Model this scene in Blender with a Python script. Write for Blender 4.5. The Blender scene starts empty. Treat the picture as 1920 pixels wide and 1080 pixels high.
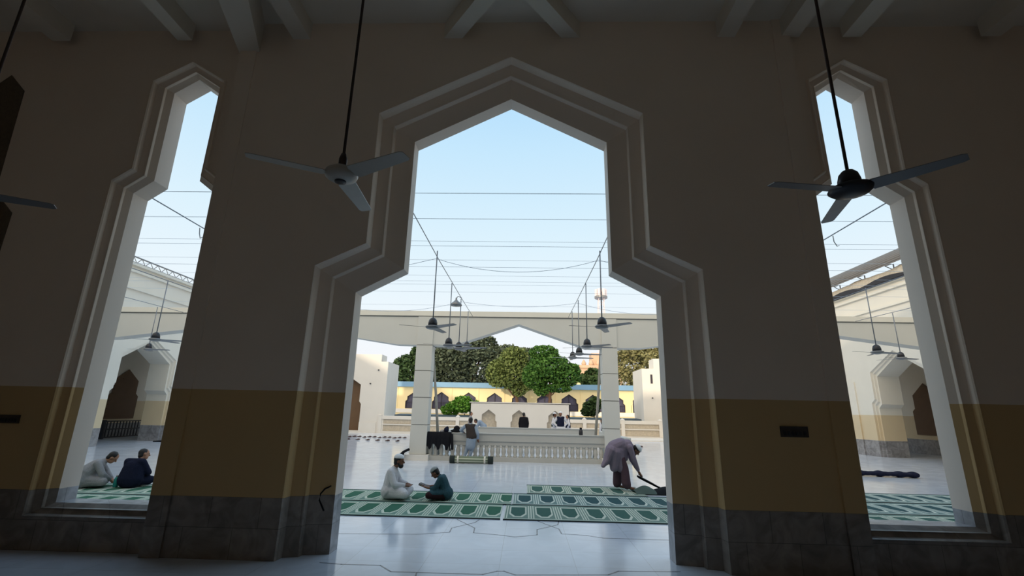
import bpy, bmesh, math, random
from mathutils import Vector, Matrix, Quaternion
from mathutils.geometry import tessellate_polygon
random.seed(7)
S = bpy.context.scene
COL = S.collection
PI = math.pi
V = Vector

# ------------------------------------------------------------------ camera
CAM = V((0.2844, -6.2694, 1.8))
FPX, PITCH, ROLL, YAW = 868.4, math.radians(14.87), math.radians(1.14), math.radians(-1.85)
_cy, _sy, _c, _s = math.cos(YAW), math.sin(YAW), math.cos(PITCH), math.sin(PITCH)
RGT = V((_cy, -_sy, 0)); F0 = V((_sy, _cy, 0)); UP0 = V((0, 0, 1))
FW = F0 * _c + UP0 * _s
UPV = UP0 * _c - F0 * _s
_cr, _sr = math.cos(ROLL), math.sin(ROLL)


def at(px, py, axis, val):
    """the point of the world plane axis = val that the photograph shows at (px, py)"""
    a, b = px - 960, py - 540
    u, v = a * _cr + b * _sr, -a * _sr + b * _cr
    d = FW + RGT * (u / FPX) - UPV * (v / FPX)
    i = 'XYZ'.index(axis)
    return CAM + d * ((val - CAM[i]) / d[i])


cd = bpy.data.cameras.new('camera')
co = bpy.data.objects.new('camera', cd)
COL.objects.link(co)
cd.sensor_width = 36
cd.lens = FPX / 1920 * 36
cd.clip_end = 1000
ri, ui = RGT * _cr + UPV * _sr, UPV * _cr - RGT * _sr
m3 = Matrix((ri, ui, -FW)).transposed()
co.matrix_world = Matrix.Translation(CAM) @ m3.to_4x4()
S.camera = co

# ------------------------------------------------------------------ materials
def lin(c):
    return tuple(((x / 255) / 12.92 if x / 255 <= .04045 else ((x / 255 + .055) / 1.055) ** 2.4) for x in c)


class G:
    """tiny node-graph helper"""
    def __init__(s, name):
        s.m = bpy.data.materials.new(name)
        s.m.use_nodes = True
        s.t = s.m.node_tree
        s.b = s.t.nodes['Principled BSDF']

    def n(s, typ, **kw):
        nd = s.t.nodes.new(typ)
        for k, v in kw.items():
            setattr(nd, k, v)
        return nd

    def put(s, sock, v):
        if isinstance(v, bpy.types.NodeSocket):
            s.t.links.new(v, sock)
        elif v is not None:
            if hasattr(sock.default_value, '__len__') and len(sock.default_value) == 4 and len(v) == 3:
                v = (*v, 1)
            sock.default_value = v

    def math(s, op, a, b=None, c=None):
        nd = s.n('ShaderNodeMath', operation=op)
        s.put(nd.inputs[0], a)
        s.put(nd.inputs[1], b)
        s.put(nd.inputs[2], c)
        return nd.outputs[0]

    def mix(s, f, a, b):
        nd = s.n('ShaderNodeMix', data_type='RGBA')
        s.put(nd.inputs[0], f)
        s.put(nd.inputs[6], a)
        s.put(nd.inputs[7], b)
        return nd.outputs[2]

    def noise(s, scale, detail=3, vec=None, dist=0):
        nd = s.n('ShaderNodeTexNoise')
        nd.inputs['Scale'].default_value = scale
        nd.inputs['Detail'].default_value = detail
        nd.inputs['Distortion'].default_value = dist
        s.put(nd.inputs['Vector'], vec if vec is not None else s.obj())
        return nd.outputs[0]

    def obj(s):
        return s.n('ShaderNodeTexCoord').outputs['Object']

    def pos(s):
        return s.n('ShaderNodeNewGeometry').outputs['Position']

    def xyz(s, v):
        nd = s.n('ShaderNodeSeparateXYZ')
        s.put(nd.inputs[0], v)
        return nd.outputs

    def ramp(s, f, a, b):
        nd = s.n('ShaderNodeMapRange')
        s.put(nd.inputs[0], f)
        nd.inputs[1].default_value = a
        nd.inputs[2].default_value = b
        return nd.outputs[0]

    def bump(s, h, strength=.3, dist=.02):
        nd = s.n('ShaderNodeBump')
        nd.inputs['Strength'].default_value = strength
        nd.inputs['Distance'].default_value = dist
        s.put(nd.inputs['Height'], h)
        s.t.links.new(nd.outputs[0], s.b.inputs['Normal'])

    def fin(s, col, rough=.6, metal=0, spec=None):
        s.put(s.b.inputs['Base Color'], col)
        s.put(s.b.inputs['Roughness'], rough)
        s.b.inputs['Metallic'].default_value = metal
        if spec is not None:
            s.b.inputs['Specular IOR Level'].default_value = spec
        return s.m


def mat(name, rgb, rough=.6, metal=0, var=.12, scale=6, bump=0, spec=None):
    g = G(name)
    c = lin(rgb)
    f = g.noise(scale)
    col = g.mix(f, tuple(x * (1 - var) for x in c), tuple(min(1, x * (1 + var)) for x in c))
    if bump:
        g.bump(g.noise(scale * 4), bump)
    return g.fin(col, rough, metal, spec)


def wall_paint(name, cream, ochre, marble, z1=.70, z2=2.0):
    g = G(name)
    p = g.pos()
    x, y, z = g.xyz(p)
    st = g.noise(1.1, 5, p)
    vein = g.noise(3.5, 8, p, 1.5)
    cr = g.mix(st, tuple(v * .93 for v in cream), tuple(v * 1.05 for v in cream))
    oc = g.mix(st, tuple(v * .92 for v in ochre), tuple(v * 1.06 for v in ochre))
    ma = g.mix(g.ramp(vein, .35, .65), tuple(v * .7 for v in marble), tuple(v * 1.2 for v in marble))
    br = g.n('ShaderNodeTexBrick')
    cmb = g.n('ShaderNodeCombineXYZ')
    g.put(cmb.inputs[0], g.math('ADD', x, y))
    g.put(cmb.inputs[1], z)
    g.put(br.inputs['Vector'], cmb.outputs[0])
    br.inputs['Scale'].default_value = 1
    br.inputs['Brick Width'].default_value = .62
    br.inputs['Row Height'].default_value = .35
    br.inputs['Mortar Size'].default_value = .004
    br.inputs['Color1'].default_value = (1, 1, 1, 1)
    br.inputs['Color2'].default_value = (.78, .78, .78, 1)
    br.inputs['Mortar'].default_value = (.45, .45, .45, 1)
    mul = g.n('ShaderNodeMix', data_type='RGBA', blend_type='MULTIPLY')
    mul.inputs[0].default_value = 1
    g.put(mul.inputs[6], ma)
    g.put(mul.inputs[7], br.outputs[0])
    c = g.mix(g.math('GREATER_THAN', z, z2), oc, cr)
    c = g.mix(g.math('GREATER_THAN', z, z1), mul.outputs[2], c)
    r = g.math('MULTIPLY_ADD', g.math('LESS_THAN', z, z1), -.3, .65)
    return g.fin(c, r)


M_HALL = wall_paint('hall_wall_paint', (.90, .755, .62), (.66, .44, .20), (.33, .285, .25))
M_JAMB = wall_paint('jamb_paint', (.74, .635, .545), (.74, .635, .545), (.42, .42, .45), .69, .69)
M_ARC = wall_paint('arcade_wall_paint', lin((228, 222, 210)), lin((214, 194, 160)), lin((150, 148, 150)), .75, 1.95)
M_CREAM = mat('cream_plaster', (226, 221, 209), .7, var=.05, scale=1.5)
M_WHITE = mat('white_plaster', (228, 222, 214), .7, var=.05, scale=1.2)
M_GREYC = mat('pale_grey_cladding', (205, 203, 196), .6, var=.05, scale=1)
M_BALU = mat('balustrade_stone', (184, 182, 176), .65, var=.06, scale=2)
M_JOINT = mat('joint_shadow_gap', (120, 118, 112), .8)
M_CEIL = mat('ceiling_plaster', (232, 222, 206), .8, var=.08, scale=1)
M_STONE = mat('beige_stone', (196, 184, 166), .8, var=.3, scale=9, bump=.3)
M_YELLOW = mat('yellow_painted_plaster', (250, 226, 172), .7, var=.05, scale=.6)
M_BLUE = mat('blue_painted_parapet', (124, 162, 192), .6, var=.08, scale=.8)
M_PANE = mat('dark_curtained_glass', (84, 80, 100), .25, var=.4, scale=2.5)
M_FRAME = mat('dark_window_frame', (52, 44, 54), .5)
M_FANW = mat('white_fan_enamel', (178, 172, 162), .35, var=.04)
M_FAND = mat('dark_fan_metal', (46, 46, 52), .4, .2, var=.1)
M_FANG = mat('grey_fan_metal', (132, 132, 134), .35, .3, var=.08)
M_ROD = mat('rusty_brown_rod', (64, 48, 42), .5, .3)
M_STEEL = mat('grey_steel', (128, 132, 140), .4, .6)
M_WIRE = mat('grey_wire', (196, 208, 226), .6)
M_BLK = mat('black_cloth', (26, 27, 32), .85, var=.2, scale=14, bump=.4, spec=.12)
M_NAVY = mat('dark_navy_cloth', (28, 32, 52), .85, var=.2, scale=14, bump=.4, spec=.12)
M_SKIN = mat('brown_skin', (126, 84, 62), .55, var=.06)
M_SKIN2 = mat('light_brown_skin', (168, 122, 96), .55, var=.06)
M_HAIR = mat('black_hair', (20, 17, 17), .55, var=.2, scale=40)
M_KW = mat('white_cotton', (214, 212, 216), .85, var=.07, scale=12, bump=.5, spec=.12)
M_KT = mat('dark_teal_cotton', (52, 82, 92), .85, var=.15, scale=12, bump=.5, spec=.12)
M_KB = mat('dark_maroon_cotton', (58, 40, 44), .85, var=.15, scale=12, bump=.4, spec=.12)
M_KM = mat('mauve_cotton', (140, 126, 142), .85, var=.1, scale=12, bump=.5, spec=.12)
M_KP = mat('plum_cotton', (92, 72, 82), .85, var=.1, scale=12, bump=.4, spec=.12)
M_KG = mat('grey_cotton', (150, 148, 150), .85, var=.1, scale=12, bump=.5, spec=.12)
M_KBL = mat('pale_blue_grey_cotton', (146, 160, 178), .85, var=.1, scale=12, bump=.5, spec=.12)
M_VEST = mat('dark_brown_wool', (62, 56, 54), .85, var=.15, scale=14, spec=.12)
M_CAPW = mat('white_knit_cap', (226, 228, 232), .8, var=.05)
M_CAPG = mat('grey_knit_cap', (150, 156, 156), .8, var=.08)
M_EYE = mat('dark_eye', (16, 14, 14), .2)
M_BOOK = mat('dark_book_cover', (38, 28, 32), .5)
M_PAGE = mat('book_paper', (205, 198, 182), .8)
M_TEAL = mat('turquoise_plastic', (24, 140, 132), .4)
M_WOOD = mat('weathered_bamboo', (160, 156, 146), .7, var=.2, scale=8)
M_BROWN = mat('brown_wooden_shutter', (104, 78, 54), .6, var=.15, scale=3)
M_BARK = mat('tree_bark', (96, 72, 54), .9, var=.3, scale=8, bump=.5)
M_RUGE = mat('rug_backing', (34, 44, 42), .9)
M_DGREEN = mat('dark_green_cloth', (44, 62, 56), .85, var=.2, spec=.12)
M_HEAP = mat('grey_green_rug_back', (84, 100, 96), .9, spec=.1)
M_SHEET = mat('grey_corrugated_sheet', (112, 106, 100), .6, .1, var=.15, scale=2)
M_TARP = mat('black_tarpaulin', (44, 42, 46), .7, var=.2)
M_SANDAL = mat('brown_leather', (72, 50, 48), .6, var=.2)
M_JALI = mat('dark_carved_wood', (104, 90, 74), .6, var=.35, scale=18, bump=.5)
M_PINK = mat('pinkish_stone', (212, 178, 150), .8, var=.15, scale=.8)
M_TOWER = mat('pale_red_white_paint', (222, 208, 208), .6)
M_TANK = mat('blue_plastic_tank', (64, 112, 190), .4)
M_INLAY = mat('dark_marble_inlay', (96, 100, 112), .2, var=.2)
M_CANOPY = mat('dark_blue_green_sheet', (70, 88, 100), .5, var=.25, scale=2)
M_PLATE = mat('dark_switch_plate', (70, 62, 58), .4)
M_LBLUE = mat('light_blue_plastic', (150, 196, 226), .4)
M_HEDGE = None


def leaf_mat(name, a, b):
    g = G(name)
    oi = g.n('ShaderNodeNewGeometry')
    r = oi.outputs['Random Per Island']
    col = g.mix(r, lin(a), lin(b))
    return g.fin(col, .6, 0, .2)


L_DARK = leaf_mat('dark_olive_leaves', (56, 64, 50), (98, 108, 86))
L_OLIVE = leaf_mat('olive_leaves', (76, 92, 46), (128, 140, 84))
L_BRIGHT = leaf_mat('bright_green_leaves', (42, 80, 32), (84, 120, 54))
L_SHRUB = leaf_mat('fresh_green_leaves', (70, 122, 36), (128, 172, 70))
L_DRY = leaf_mat('dry_ochre_leaves', (104, 104, 62), (164, 156, 112))
L_DK2 = leaf_mat('deep_green_leaves', (40, 60, 34), (74, 96, 56))


def marble_floor():
    g = G('white_marble_floor')
    p = g.pos()
    br = g.n('ShaderNodeTexBrick')
    g.put(br.inputs['Vector'], p)
    br.offset = 0
    br.inputs['Scale'].default_value = 1
    br.inputs['Brick Width'].default_value = .92
    br.inputs['Row Height'].default_value = .61
    br.inputs['Mortar Size'].default_value = .003
    br.inputs['Bias'].default_value = 0
    br.inputs['Color1'].default_value = (.70, .755, .85, 1)
    br.inputs['Color2'].default_value = (.66, .71, .80, 1)
    br.inputs['Mortar'].default_value = (.48, .49, .53, 1)
    v = g.ramp(g.noise(1.3, 9, p, 2.2), .46, .56)
    v2 = g.ramp(g.noise(.5, 4, p), .3, .7)
    c = g.mix(g.math('MULTIPLY', g.math('SUBTRACT', 1, v), .10), br.outputs[0], lin((150, 152, 166)))
    c = g.mix(g.math('MULTIPLY', v2, .10), c, lin((196, 198, 206)))
    r = g.math('MULTIPLY_ADD', g.noise(2.2, 4, p), .14, .07)
    return g.fin(c, r, 0, .5)


M_FLOOR = marble_floor()


def rug_mat(name, cellw, rowd, base, dark, light, flip=1):
    g = G(name)
    x, y, z = g.xyz(g.obj())
    u = g.math('FRACT', g.math('DIVIDE', x, cellw))
    a = g.math('MULTIPLY', g.math('ABSOLUTE', g.math('SUBTRACT', u, .5)), 2)
    v = g.math('DIVIDE', y, rowd)
    lt, gt = (lambda p, q: g.math('LESS_THAN', p, q)), (lambda p, q: g.math('GREATER_THAN', p, q))
    AND, OR = (lambda p, q: g.math('MULTIPLY', p, q)), (lambda p, q: g.math('MAXIMUM', p, q))

    def niche(w, v0, v1):
        bot = g.math('MULTIPLY_ADD', g.math('MAXIMUM', g.math('SUBTRACT', a, w - .34), 0), .55, v0)
        return AND(lt(a, w), AND(gt(v, bot), lt(v, v1)))
    big, small = niche(.66, .16, .90), niche(.55, .22, .84)
    ring = g.math('SUBTRACT', big, small)
    st = OR(gt(a, .95), AND(gt(a, .77), lt(a, .86)))
    st = AND(st, AND(gt(v, .09), lt(v, .94)))
    edge = AND(gt(v, .055), lt(v, .085))
    light_m = OR(OR(ring, st), edge)
    ns = g.noise(30, 3)
    c = g.mix(small, base, dark)
    c = g.mix(light_m, c, light)
    c = g.mix(g.math('MULTIPLY', ns, .35), c, tuple(t * .55 for t in base))
    g.bump(g.noise(220, 2), .4, .004)
    return g.fin(c, .95, 0, .1)


RUG_L = rug_mat('green_prayer_rug', .47, 1.26, lin((124, 152, 139)), lin((52, 104, 82)), lin((218, 224, 206)))
RUG_R = rug_mat('grey_green_prayer_rug', .475, 1.26, lin((124, 146, 136)), lin((60, 98, 90)), lin((218, 222, 206)))
RUG_B = rug_mat('teal_prayer_rug', .475, 1.26, lin((116, 140, 138)), lin((46, 80, 86)), lin((212, 220, 210)))

# ------------------------------------------------------------------ mesh builder
def frame(d):
    d = d.normalized()
    a = V((0, 0, 1)) if abs(d.z) < .95 else V((1, 0, 0))
    x = d.cross(a).normalized()
    return x, x.cross(d).normalized()


class MB:
    def __init__(s):
        s.v, s.f = [], []

    def add(s, vs, fs):
        o = len(s.v)
        s.v += [V(p) for p in vs]
        s.f += [tuple(i + o for i in f) for f in fs]
        return s

    def box(s, x0, x1, y0, y1, z0, z1):
        return s.add([(x, y, z) for z in (z0, z1) for y in (y0, y1) for x in (x0, x1)],
                     [(0, 2, 3, 1), (4, 5, 7, 6), (0, 1, 5, 4), (2, 6, 7, 3), (0, 4, 6, 2), (1, 3, 7, 5)])

    def obox(s, c, ax, ay, az):
        c, ax, ay, az = V(c), V(ax), V(ay), V(az)
        return s.add([c + ax * i + ay * j + az * k for k in (-1, 1) for j in (-1, 1) for i in (-1, 1)],
                     [(0, 2, 3, 1), (4, 5, 7, 6), (0, 1, 5, 4), (2, 6, 7, 3), (0, 4, 6, 2), (1, 3, 7, 5)])

    def rings(s, rings, caps=True, closed=True):
        n = len(rings[0])
        vs = [p for r in rings for p in r]
        fs = []
        for k in range(len(rings) - 1):
            for i in range(n if closed else n - 1):
                j = (i + 1) % n
                fs.append((k * n + i, k * n + j, (k + 1) * n + j, (k + 1) * n + i))
        if caps:
            fs.append(tuple(range(n - 1, -1, -1)))
            fs.append(tuple((len(rings) - 1) * n + i for i in range(n)))
        return s.add(vs, fs)

    def tube(s, pts, r, n=6):
        pts = [V(p) for p in pts]
        rs = r if isinstance(r, (list, tuple)) else [r] * len(pts)
        out = []
        for i, p in enumerate(pts):
            d = (pts[min(i + 1, len(pts) - 1)] - pts[max(i - 1, 0)])
            x, y = frame(d)
            out.append([p + (x * math.cos(2 * PI * k / n) + y * math.sin(2 * PI * k / n)) * rs[i] for k in range(n)])
        return s.rings(out)

    def lathe(s, c, prof, n=20):
        c = V(c)
        return s.rings([[c + V((r * math.cos(2 * PI * k / n), r * math.sin(2 * PI * k / n), z)) for k in range(n)]
                        for r, z in prof])

    def cap(s, p0, p1, r0, r1, side=None, wide=1.0, n=12):
        """rounded tapered limb, optionally elliptical along 'side'"""
        p0, p1 = V(p0), V(p1)
        d = p1 - p0
        L = d.length
        d = d / L if L > 1e-6 else V((0, 0, 1))
        if side is None:
            x, y = frame(d)
        else:
            x = V(side)
            x = (x - d * x.dot(d)).normalized()
            y = x.cross(d)
        rg = []
        for t in (-.99, -.8, -.5, 0):
            rg.append((p0 + d * (r0 * t), r0 * math.sqrt(1 - t * t)))
        for t in (0, .5, .8, .99):
            rg.append((p1 + d * (r1 * t), r1 * math.sqrt(1 - t * t)))
        return s.rings([[p + (x * (math.cos(2 * PI * k / n) * wide) + y * math.sin(2 * PI * k / n)) * r for k in range(n)]
                        for p, r in rg])

    def ell(s, c, r, rot=None, n=14, m=8, z0=-1.0):
        c = V(c)
        rg = []
        for j in range(m + 1):
            t = z0 + (1 - z0) * j / m
            t = max(-.995, min(.995, t))
            q = math.sqrt(1 - t * t)
            ring = [V((r[0] * q * math.cos(2 * PI * k / n), r[1] * q * math.sin(2 * PI * k / n), r[2] * t)) for k in range(n)]
            rg.append([c + (rot @ p if rot else p) for p in ring])
        return s.rings(rg)

    def prism(s, poly, fn, w0, w1):
        """polygon (u, v) swept from depth w0 to w1; fn(u, v, w) -> point"""
        n = len(poly)
        vs = [fn(u, v, w0) for u, v in poly] + [fn(u, v, w1) for u, v in poly]
        tri = tessellate_polygon([[V((u, v, 0)) for u, v in poly]])
        fs = [tuple(t) for t in tri] + [tuple(i + n for i in reversed(t)) for t in tri]
        fs += [(i, (i + 1) % n, (i + 1) % n + n, i + n) for i in range(n)]
        return s.add(vs, fs)

    def plate(s, outer, holes, fn, w):
        loops = [outer] + holes
        tri = tessellate_polygon([[V((u, v, 0)) for u, v in lp] for lp in loops])
        flat = [q for lp in loops for q in lp]
        return s.add([fn(u, v, w) for u, v in flat], [tuple(t) for t in tri])

    def loft(s, loops, fn, closed):
        """loops = [(list of (u, v), w)]"""
        return s.rings([[fn(u, v, w) for u, v in lp] for lp, w in loops], caps=False, closed=closed)

    def sheet(s, grid):
        n = len(grid[0])
        return s.add([p for r in grid for p in r],
                     [(i * n + j, i * n + j + 1, (i + 1) * n + j + 1, (i + 1) * n + j)
                      for i in range(len(grid) - 1) for j in range(n - 1)])

    def build(s, name, m, parent=None, smooth=False, label=None, local=False, post=None):
        off = V((0, 0, 0))
        if parent is not None and not local:
            q = parent
            while q:
                off += q.location
                q = q.parent
        me = bpy.data.meshes.new(name)
        me.from_pydata([tuple(p - off) for p in s.v], [], s.f)
        bm = bmesh.new()
        bm.from_mesh(me)
        bmesh.ops.recalc_face_normals(bm, faces=bm.faces)
        bm.to_mesh(me)
        bm.free()
        me.materials.append(m)
        if smooth:
            for p in me.polygons:
                p.use_smooth = True
        o = bpy.data.objects.new(name, me)
        COL.objects.link(o)
        if post:
            post(o)
        if parent is not None:
            o.parent = parent
        if label:
            o['label'] = label
        return o


def tag(o, label, cat, group=None):
    o['label'], o['category'] = label, cat
    if group:
        o['group'] = group
    return o


def thing(name, label, cat, loc, group=None):
    o = bpy.data.objects.new(name, None)
    COL.objects.link(o)
    o.location = V(loc)
    o.empty_display_size = .1
    return tag(o, label, cat, group)


def struct(o):
    o['kind'] = 'structure'
    return o


def copy_tree(o, loc, label=None, group=None):
    r = o.copy()
    COL.objects.link(r)
    r.location = loc
    if label:
        r['label'] = label
    if group:
        r['group'] = group
    for ch in list(o.children):
        c = ch.copy()
        COL.objects.link(c)
        c.parent = r
        for g in list(ch.children):
            d = g.copy()
            COL.objects.link(d)
            d.parent = c
    return r


def remesh(vox, it=4, fac=.5, thick=0, tex=0):
    """merge the overlapping rounded pieces into one continuous skin"""
    def f(o):
        r = o.modifiers.new('r', 'REMESH')
        r.mode = 'VOXEL'
        r.voxel_size = vox
        sm = o.modifiers.new('s', 'SMOOTH')
        sm.iterations = it
        sm.factor = fac
        dg = bpy.context.evaluated_depsgraph_get()
        me = bpy.data.meshes.new_from_object(o.evaluated_get(dg))
        old = o.data
        o.modifiers.clear()
        o.data = me
        me.name = old.name
        for p in me.polygons:
            p.use_smooth = True
    return f


FRONT = lambda u, v, w: V((u, w, v))

# ------------------------------------------------------------------ the hall
def lerp(a, b, t):
    return [((1 - t) * p[0] + t * q[0], (1 - t) * p[1] + t * q[1]) for p, q in zip(a, b)]


def sym(half):
    """half = right side from bottom to apex (apex last, u = 0)"""
    return [(-u, v) for u, v in half] + [(u, v) for u, v in reversed(half[:-1])]


def shift(lp, du):
    return [(u + du, v) for u, v in lp]


A_OUT = sym([(2.715, 0), (2.70, 3.73), (2.005, 4.07), (2.015, 6.19), (0, 7.22)])
A_IN = sym([(2.175, 0), (2.20, 3.425), (1.52, 3.79), (1.512, 5.90), (0, 6.685)])
A_PROF = [(0, -.13), (.01, -.135), (.03, -.118), (.045, -.06), (.055, .015), (.37, .055), (.38, .05), (.40, .058), (.41, .135), (1, .20)]
W_OUT = sym([(.87, .385), (.87, 5.10), (.60, 5.30), (.62, 6.87), (0, 7.25)])
W_IN = sym([(.655, .525), (.65, 4.97), (.365, 5.185), (.375, 6.785), (0, 7.05)])
W_PROF = [(0, 0), (.05, -.03), (.12, -.038), (.185, -.02), (.215, .045), (.60, .075), (.62, .066), (.655, .068), (.675, .08), (.685, .108), (1, .175)]
WX = 5.215
YB = .46
HX, HY, HZ = 10.0, -10.5, 7.88
TOPZ = 9.5

mb = MB()
hole = A_OUT
outer = [(-4.11, 0)] + hole + [(4.11, 0), (4.11, HZ), (-4.11, HZ)]
mb.plate(outer, [], FRONT, -.13)
for s in (-1, 1):
    # pilaster strip and the thinner walls that hold the tall windows
    a, b = sorted((s * 4.11, s * 4.37))
    mb.box(a, b, -.155, .1, 0, HZ)
    a, b = sorted((s * 4.30, s * HX))
    mb.plate([(a, 0), (b, 0), (b, HZ), (a, HZ)], [shift(W_OUT, s * WX)], FRONT, 0)
struct(mb.build('wall_front', M_HALL))

for i, (lo, li, pr, dx, cl) in enumerate(((A_OUT, A_IN, A_PROF, 0, False), (W_OUT, W_IN, W_PROF, -WX, True), (W_OUT, W_IN, W_PROF, WX, True))):
    lps = [(shift(lerp(lo, li, t), dx), w) for t, w in pr]
    mb = MB().loft(lps, FRONT, cl)
    struct(mb.build('trim_%d' % (i + 1), M_HALL))
    # the reveal through the wall
    struct(MB().loft([(shift(li, dx), pr[-1][1]), (shift(li, dx), YB)], FRONT, cl).build('trim_%d' % (i + 31), M_JAMB))

mb = MB()
mb.plate([(-24, 0)] + A_IN + [(24, 0), (24, TOPZ), (-24, TOPZ)], [shift(W_IN, -WX), shift(W_IN, WX)], FRONT, YB)  # unseen wings beyond the hall added to keep low sun off the beam
mb.box(-24, 24, .3, YB - .01, HZ + .1, TOPZ)
struct(mb.build('wall_facade', M_ARC))
struct(MB().box(-HX - .3, -HX, HY, .3, 0, HZ).build('wall_left', M_HALL))
struct(MB().box(HX, HX + .3, HY, .3, 0, HZ).build('wall_right', M_HALL))
struct(MB().box(-HX - .3, HX + .3, HY - .3, HY, 0, HZ).build('wall_back', M_HALL))
struct(MB().box(-HX - .3, HX + .3, HY - .3, .3, HZ, HZ + .35).build('ceiling', M_CEIL))

# ceiling beams
k = 4
for x0, x1, z in ((-5.48, -5.24, 7.57), (-3.55, -3.27, 7.57), (3.25, 3.52, 7.57), (4.24, 4.52, 7.57), (5.19, 5.48, 7.57), (-7.6, -7.3, 7.57), (7.3, 7.6, 7.57)):
    struct(MB().box(x0, x1, HY, -.12, z, HZ).build('trim_%d' % k, M_CEIL))
    k += 1
# the deeper main beam that lands on the left pilaster, slightly skewed
mb = MB().prism([(-4.42, -.10), (-4.08, -.10), (-2.7, -3.6), (-3.35, -3.6)], lambda u, v, w: V((u, v, w)), 7.33, HZ)
struct(mb.build('trim_%d' % k, M_CEIL)); k += 1
# the pair of diagonal beams that cross above the central arch
for s in (-1, 1):
    p = [(s * .80, -.12), (s * 1.10, -.12), (s * -.92, -2.62), (s * -1.22, -2.62)]
    struct(MB().prism(p, lambda u, v, w: V((u, v, w)), 7.575, HZ).build('trim_%d' % k, M_CEIL)); k += 1

# dark carved screens at the far ends of the front wall
for i, s in enumerate((-1, 1)):
    half = [(.75, .6), (.75, 4.55), (.38, 4.9), (.30, 6.7), (0, 7.0)]
    lp = shift(sym(half), s * 8.25)
    mb = MB().prism(lp, FRONT, -.012, .02)
    struct(mb.build('window_%d' % (i + 1), M_JALI))

# floor
mb = MB().box(-60, 60, -14.5, 130, -.2, 0)
struct(mb.build('floor', M_FLOOR))


def inlay(path, w=.012):
    mb = MB()
    for a, b in zip(path[:-1], path[1:]):
        a, b = V((*a, 0)), V((*b, 0))
        d = (b - a).normalized()
        q = V((-d.y, d.x, 0)) * w
        e = d * w * .8
        mb.add([p + V((0, 0, .0015)) for p in (a - q - e, b - q + e, b + q + e, a + q - e)], [(0, 1, 2, 3)])
    return mb


fl = lambda px, py: tuple(at(px, py, 'Z', 0))[:2]
for path in ([(600, 1055), (640, 1058), (713, 1060), (733, 1072), (905, 1077), (932, 1071), (945, 1071), (966, 1078), (1140, 1078), (1160, 1071), (1275, 1072)],
             [(560, 1000), (695, 1001), (780, 1002), (843, 998)],
             [(843, 998), (847, 990), (890, 980), (898, 975)],
             [(857, 974), (890, 990), (888, 999)],
             [(888, 999), (945, 1004), (965, 1007), (1007, 1003)],
             [(1007, 1003), (1007, 993), (1046, 984), (1048, 976)],
             [(1005, 976), (1048, 992), (1053, 1001)],
             [(1053, 1001), (1100, 1004), (1130, 1009), (1260, 1013)],
             [(781, 1074), (778, 1085)]):
    struct(inlay([fl(*p) for p in path], .009).build('trim_%d' % k, M_INLAY)); k += 1

# switch plate on the ochre band, left and right
for px0, py0, px1, py1, y, lab in ((1464, 800, 1513, 819, -.13, 'dark switch plate on the ochre wall right of the central arch'),
                                   (-6, 778, 40, 793, 0.0, 'dark switch plate at the far left, low on the wall')):
    a, b = at(px0, py1, 'Y', y), at(px1, py0, 'Y', y)
    t = thing('switch_plate', lab, 'switch plate', ((a.x + b.x) / 2, y, (a.z + b.z) / 2))
    MB().box(a.x, b.x, y - .018, y, a.z, b.z).build('plate', M_PLATE, t)
    w = (b.x - a.x) / 7
    for i in range(6):
        x = a.x + w * (i + .7)
        MB().box(x, x + w * .55, y - .028, y - .018, a.z + .02, (a.z + b.z) / 2 + .01).build('switch', M_FAND, t)

# loose black cable hanging inside the jamb of the central arch
pts = [at(*p, 'Y', .165) for p in ((621, 911), (609, 917), (601, 926), (599, 938), (603, 948), (607, 958))]
tag(MB().tube(pts, .010, 6).build('cable', M_BLK, smooth=True), 'short loose black cable hooked on the left jamb of the central arch', 'cable')

# ------------------------------------------------------------------ ceiling fans
def blade_mesh(R, r0=.11, w0=.075, w1=.055, pitch=.2, droop=0):
    mb = MB()
    rg = []
    for t in (0, .06, .2, .5, .8, .95, 1):
        r = r0 + (R - r0) * t
        w = (.022 if t == 0 else (w0 + (w1 - w0) * t)) * (1 if t < .97 else .75)
        pz = pitch * (1 - .35 * t)
        ring = []
        for (a, b) in ((-1, -.003), (1, -.003), (1, .003), (-1, .003)):
            ring.append(V((r, a * w * math.cos(pz), a * w * math.sin(pz) * -1 + b + droop * t)))
        rg.append(ring)
    return mb.rings(rg)


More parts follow.
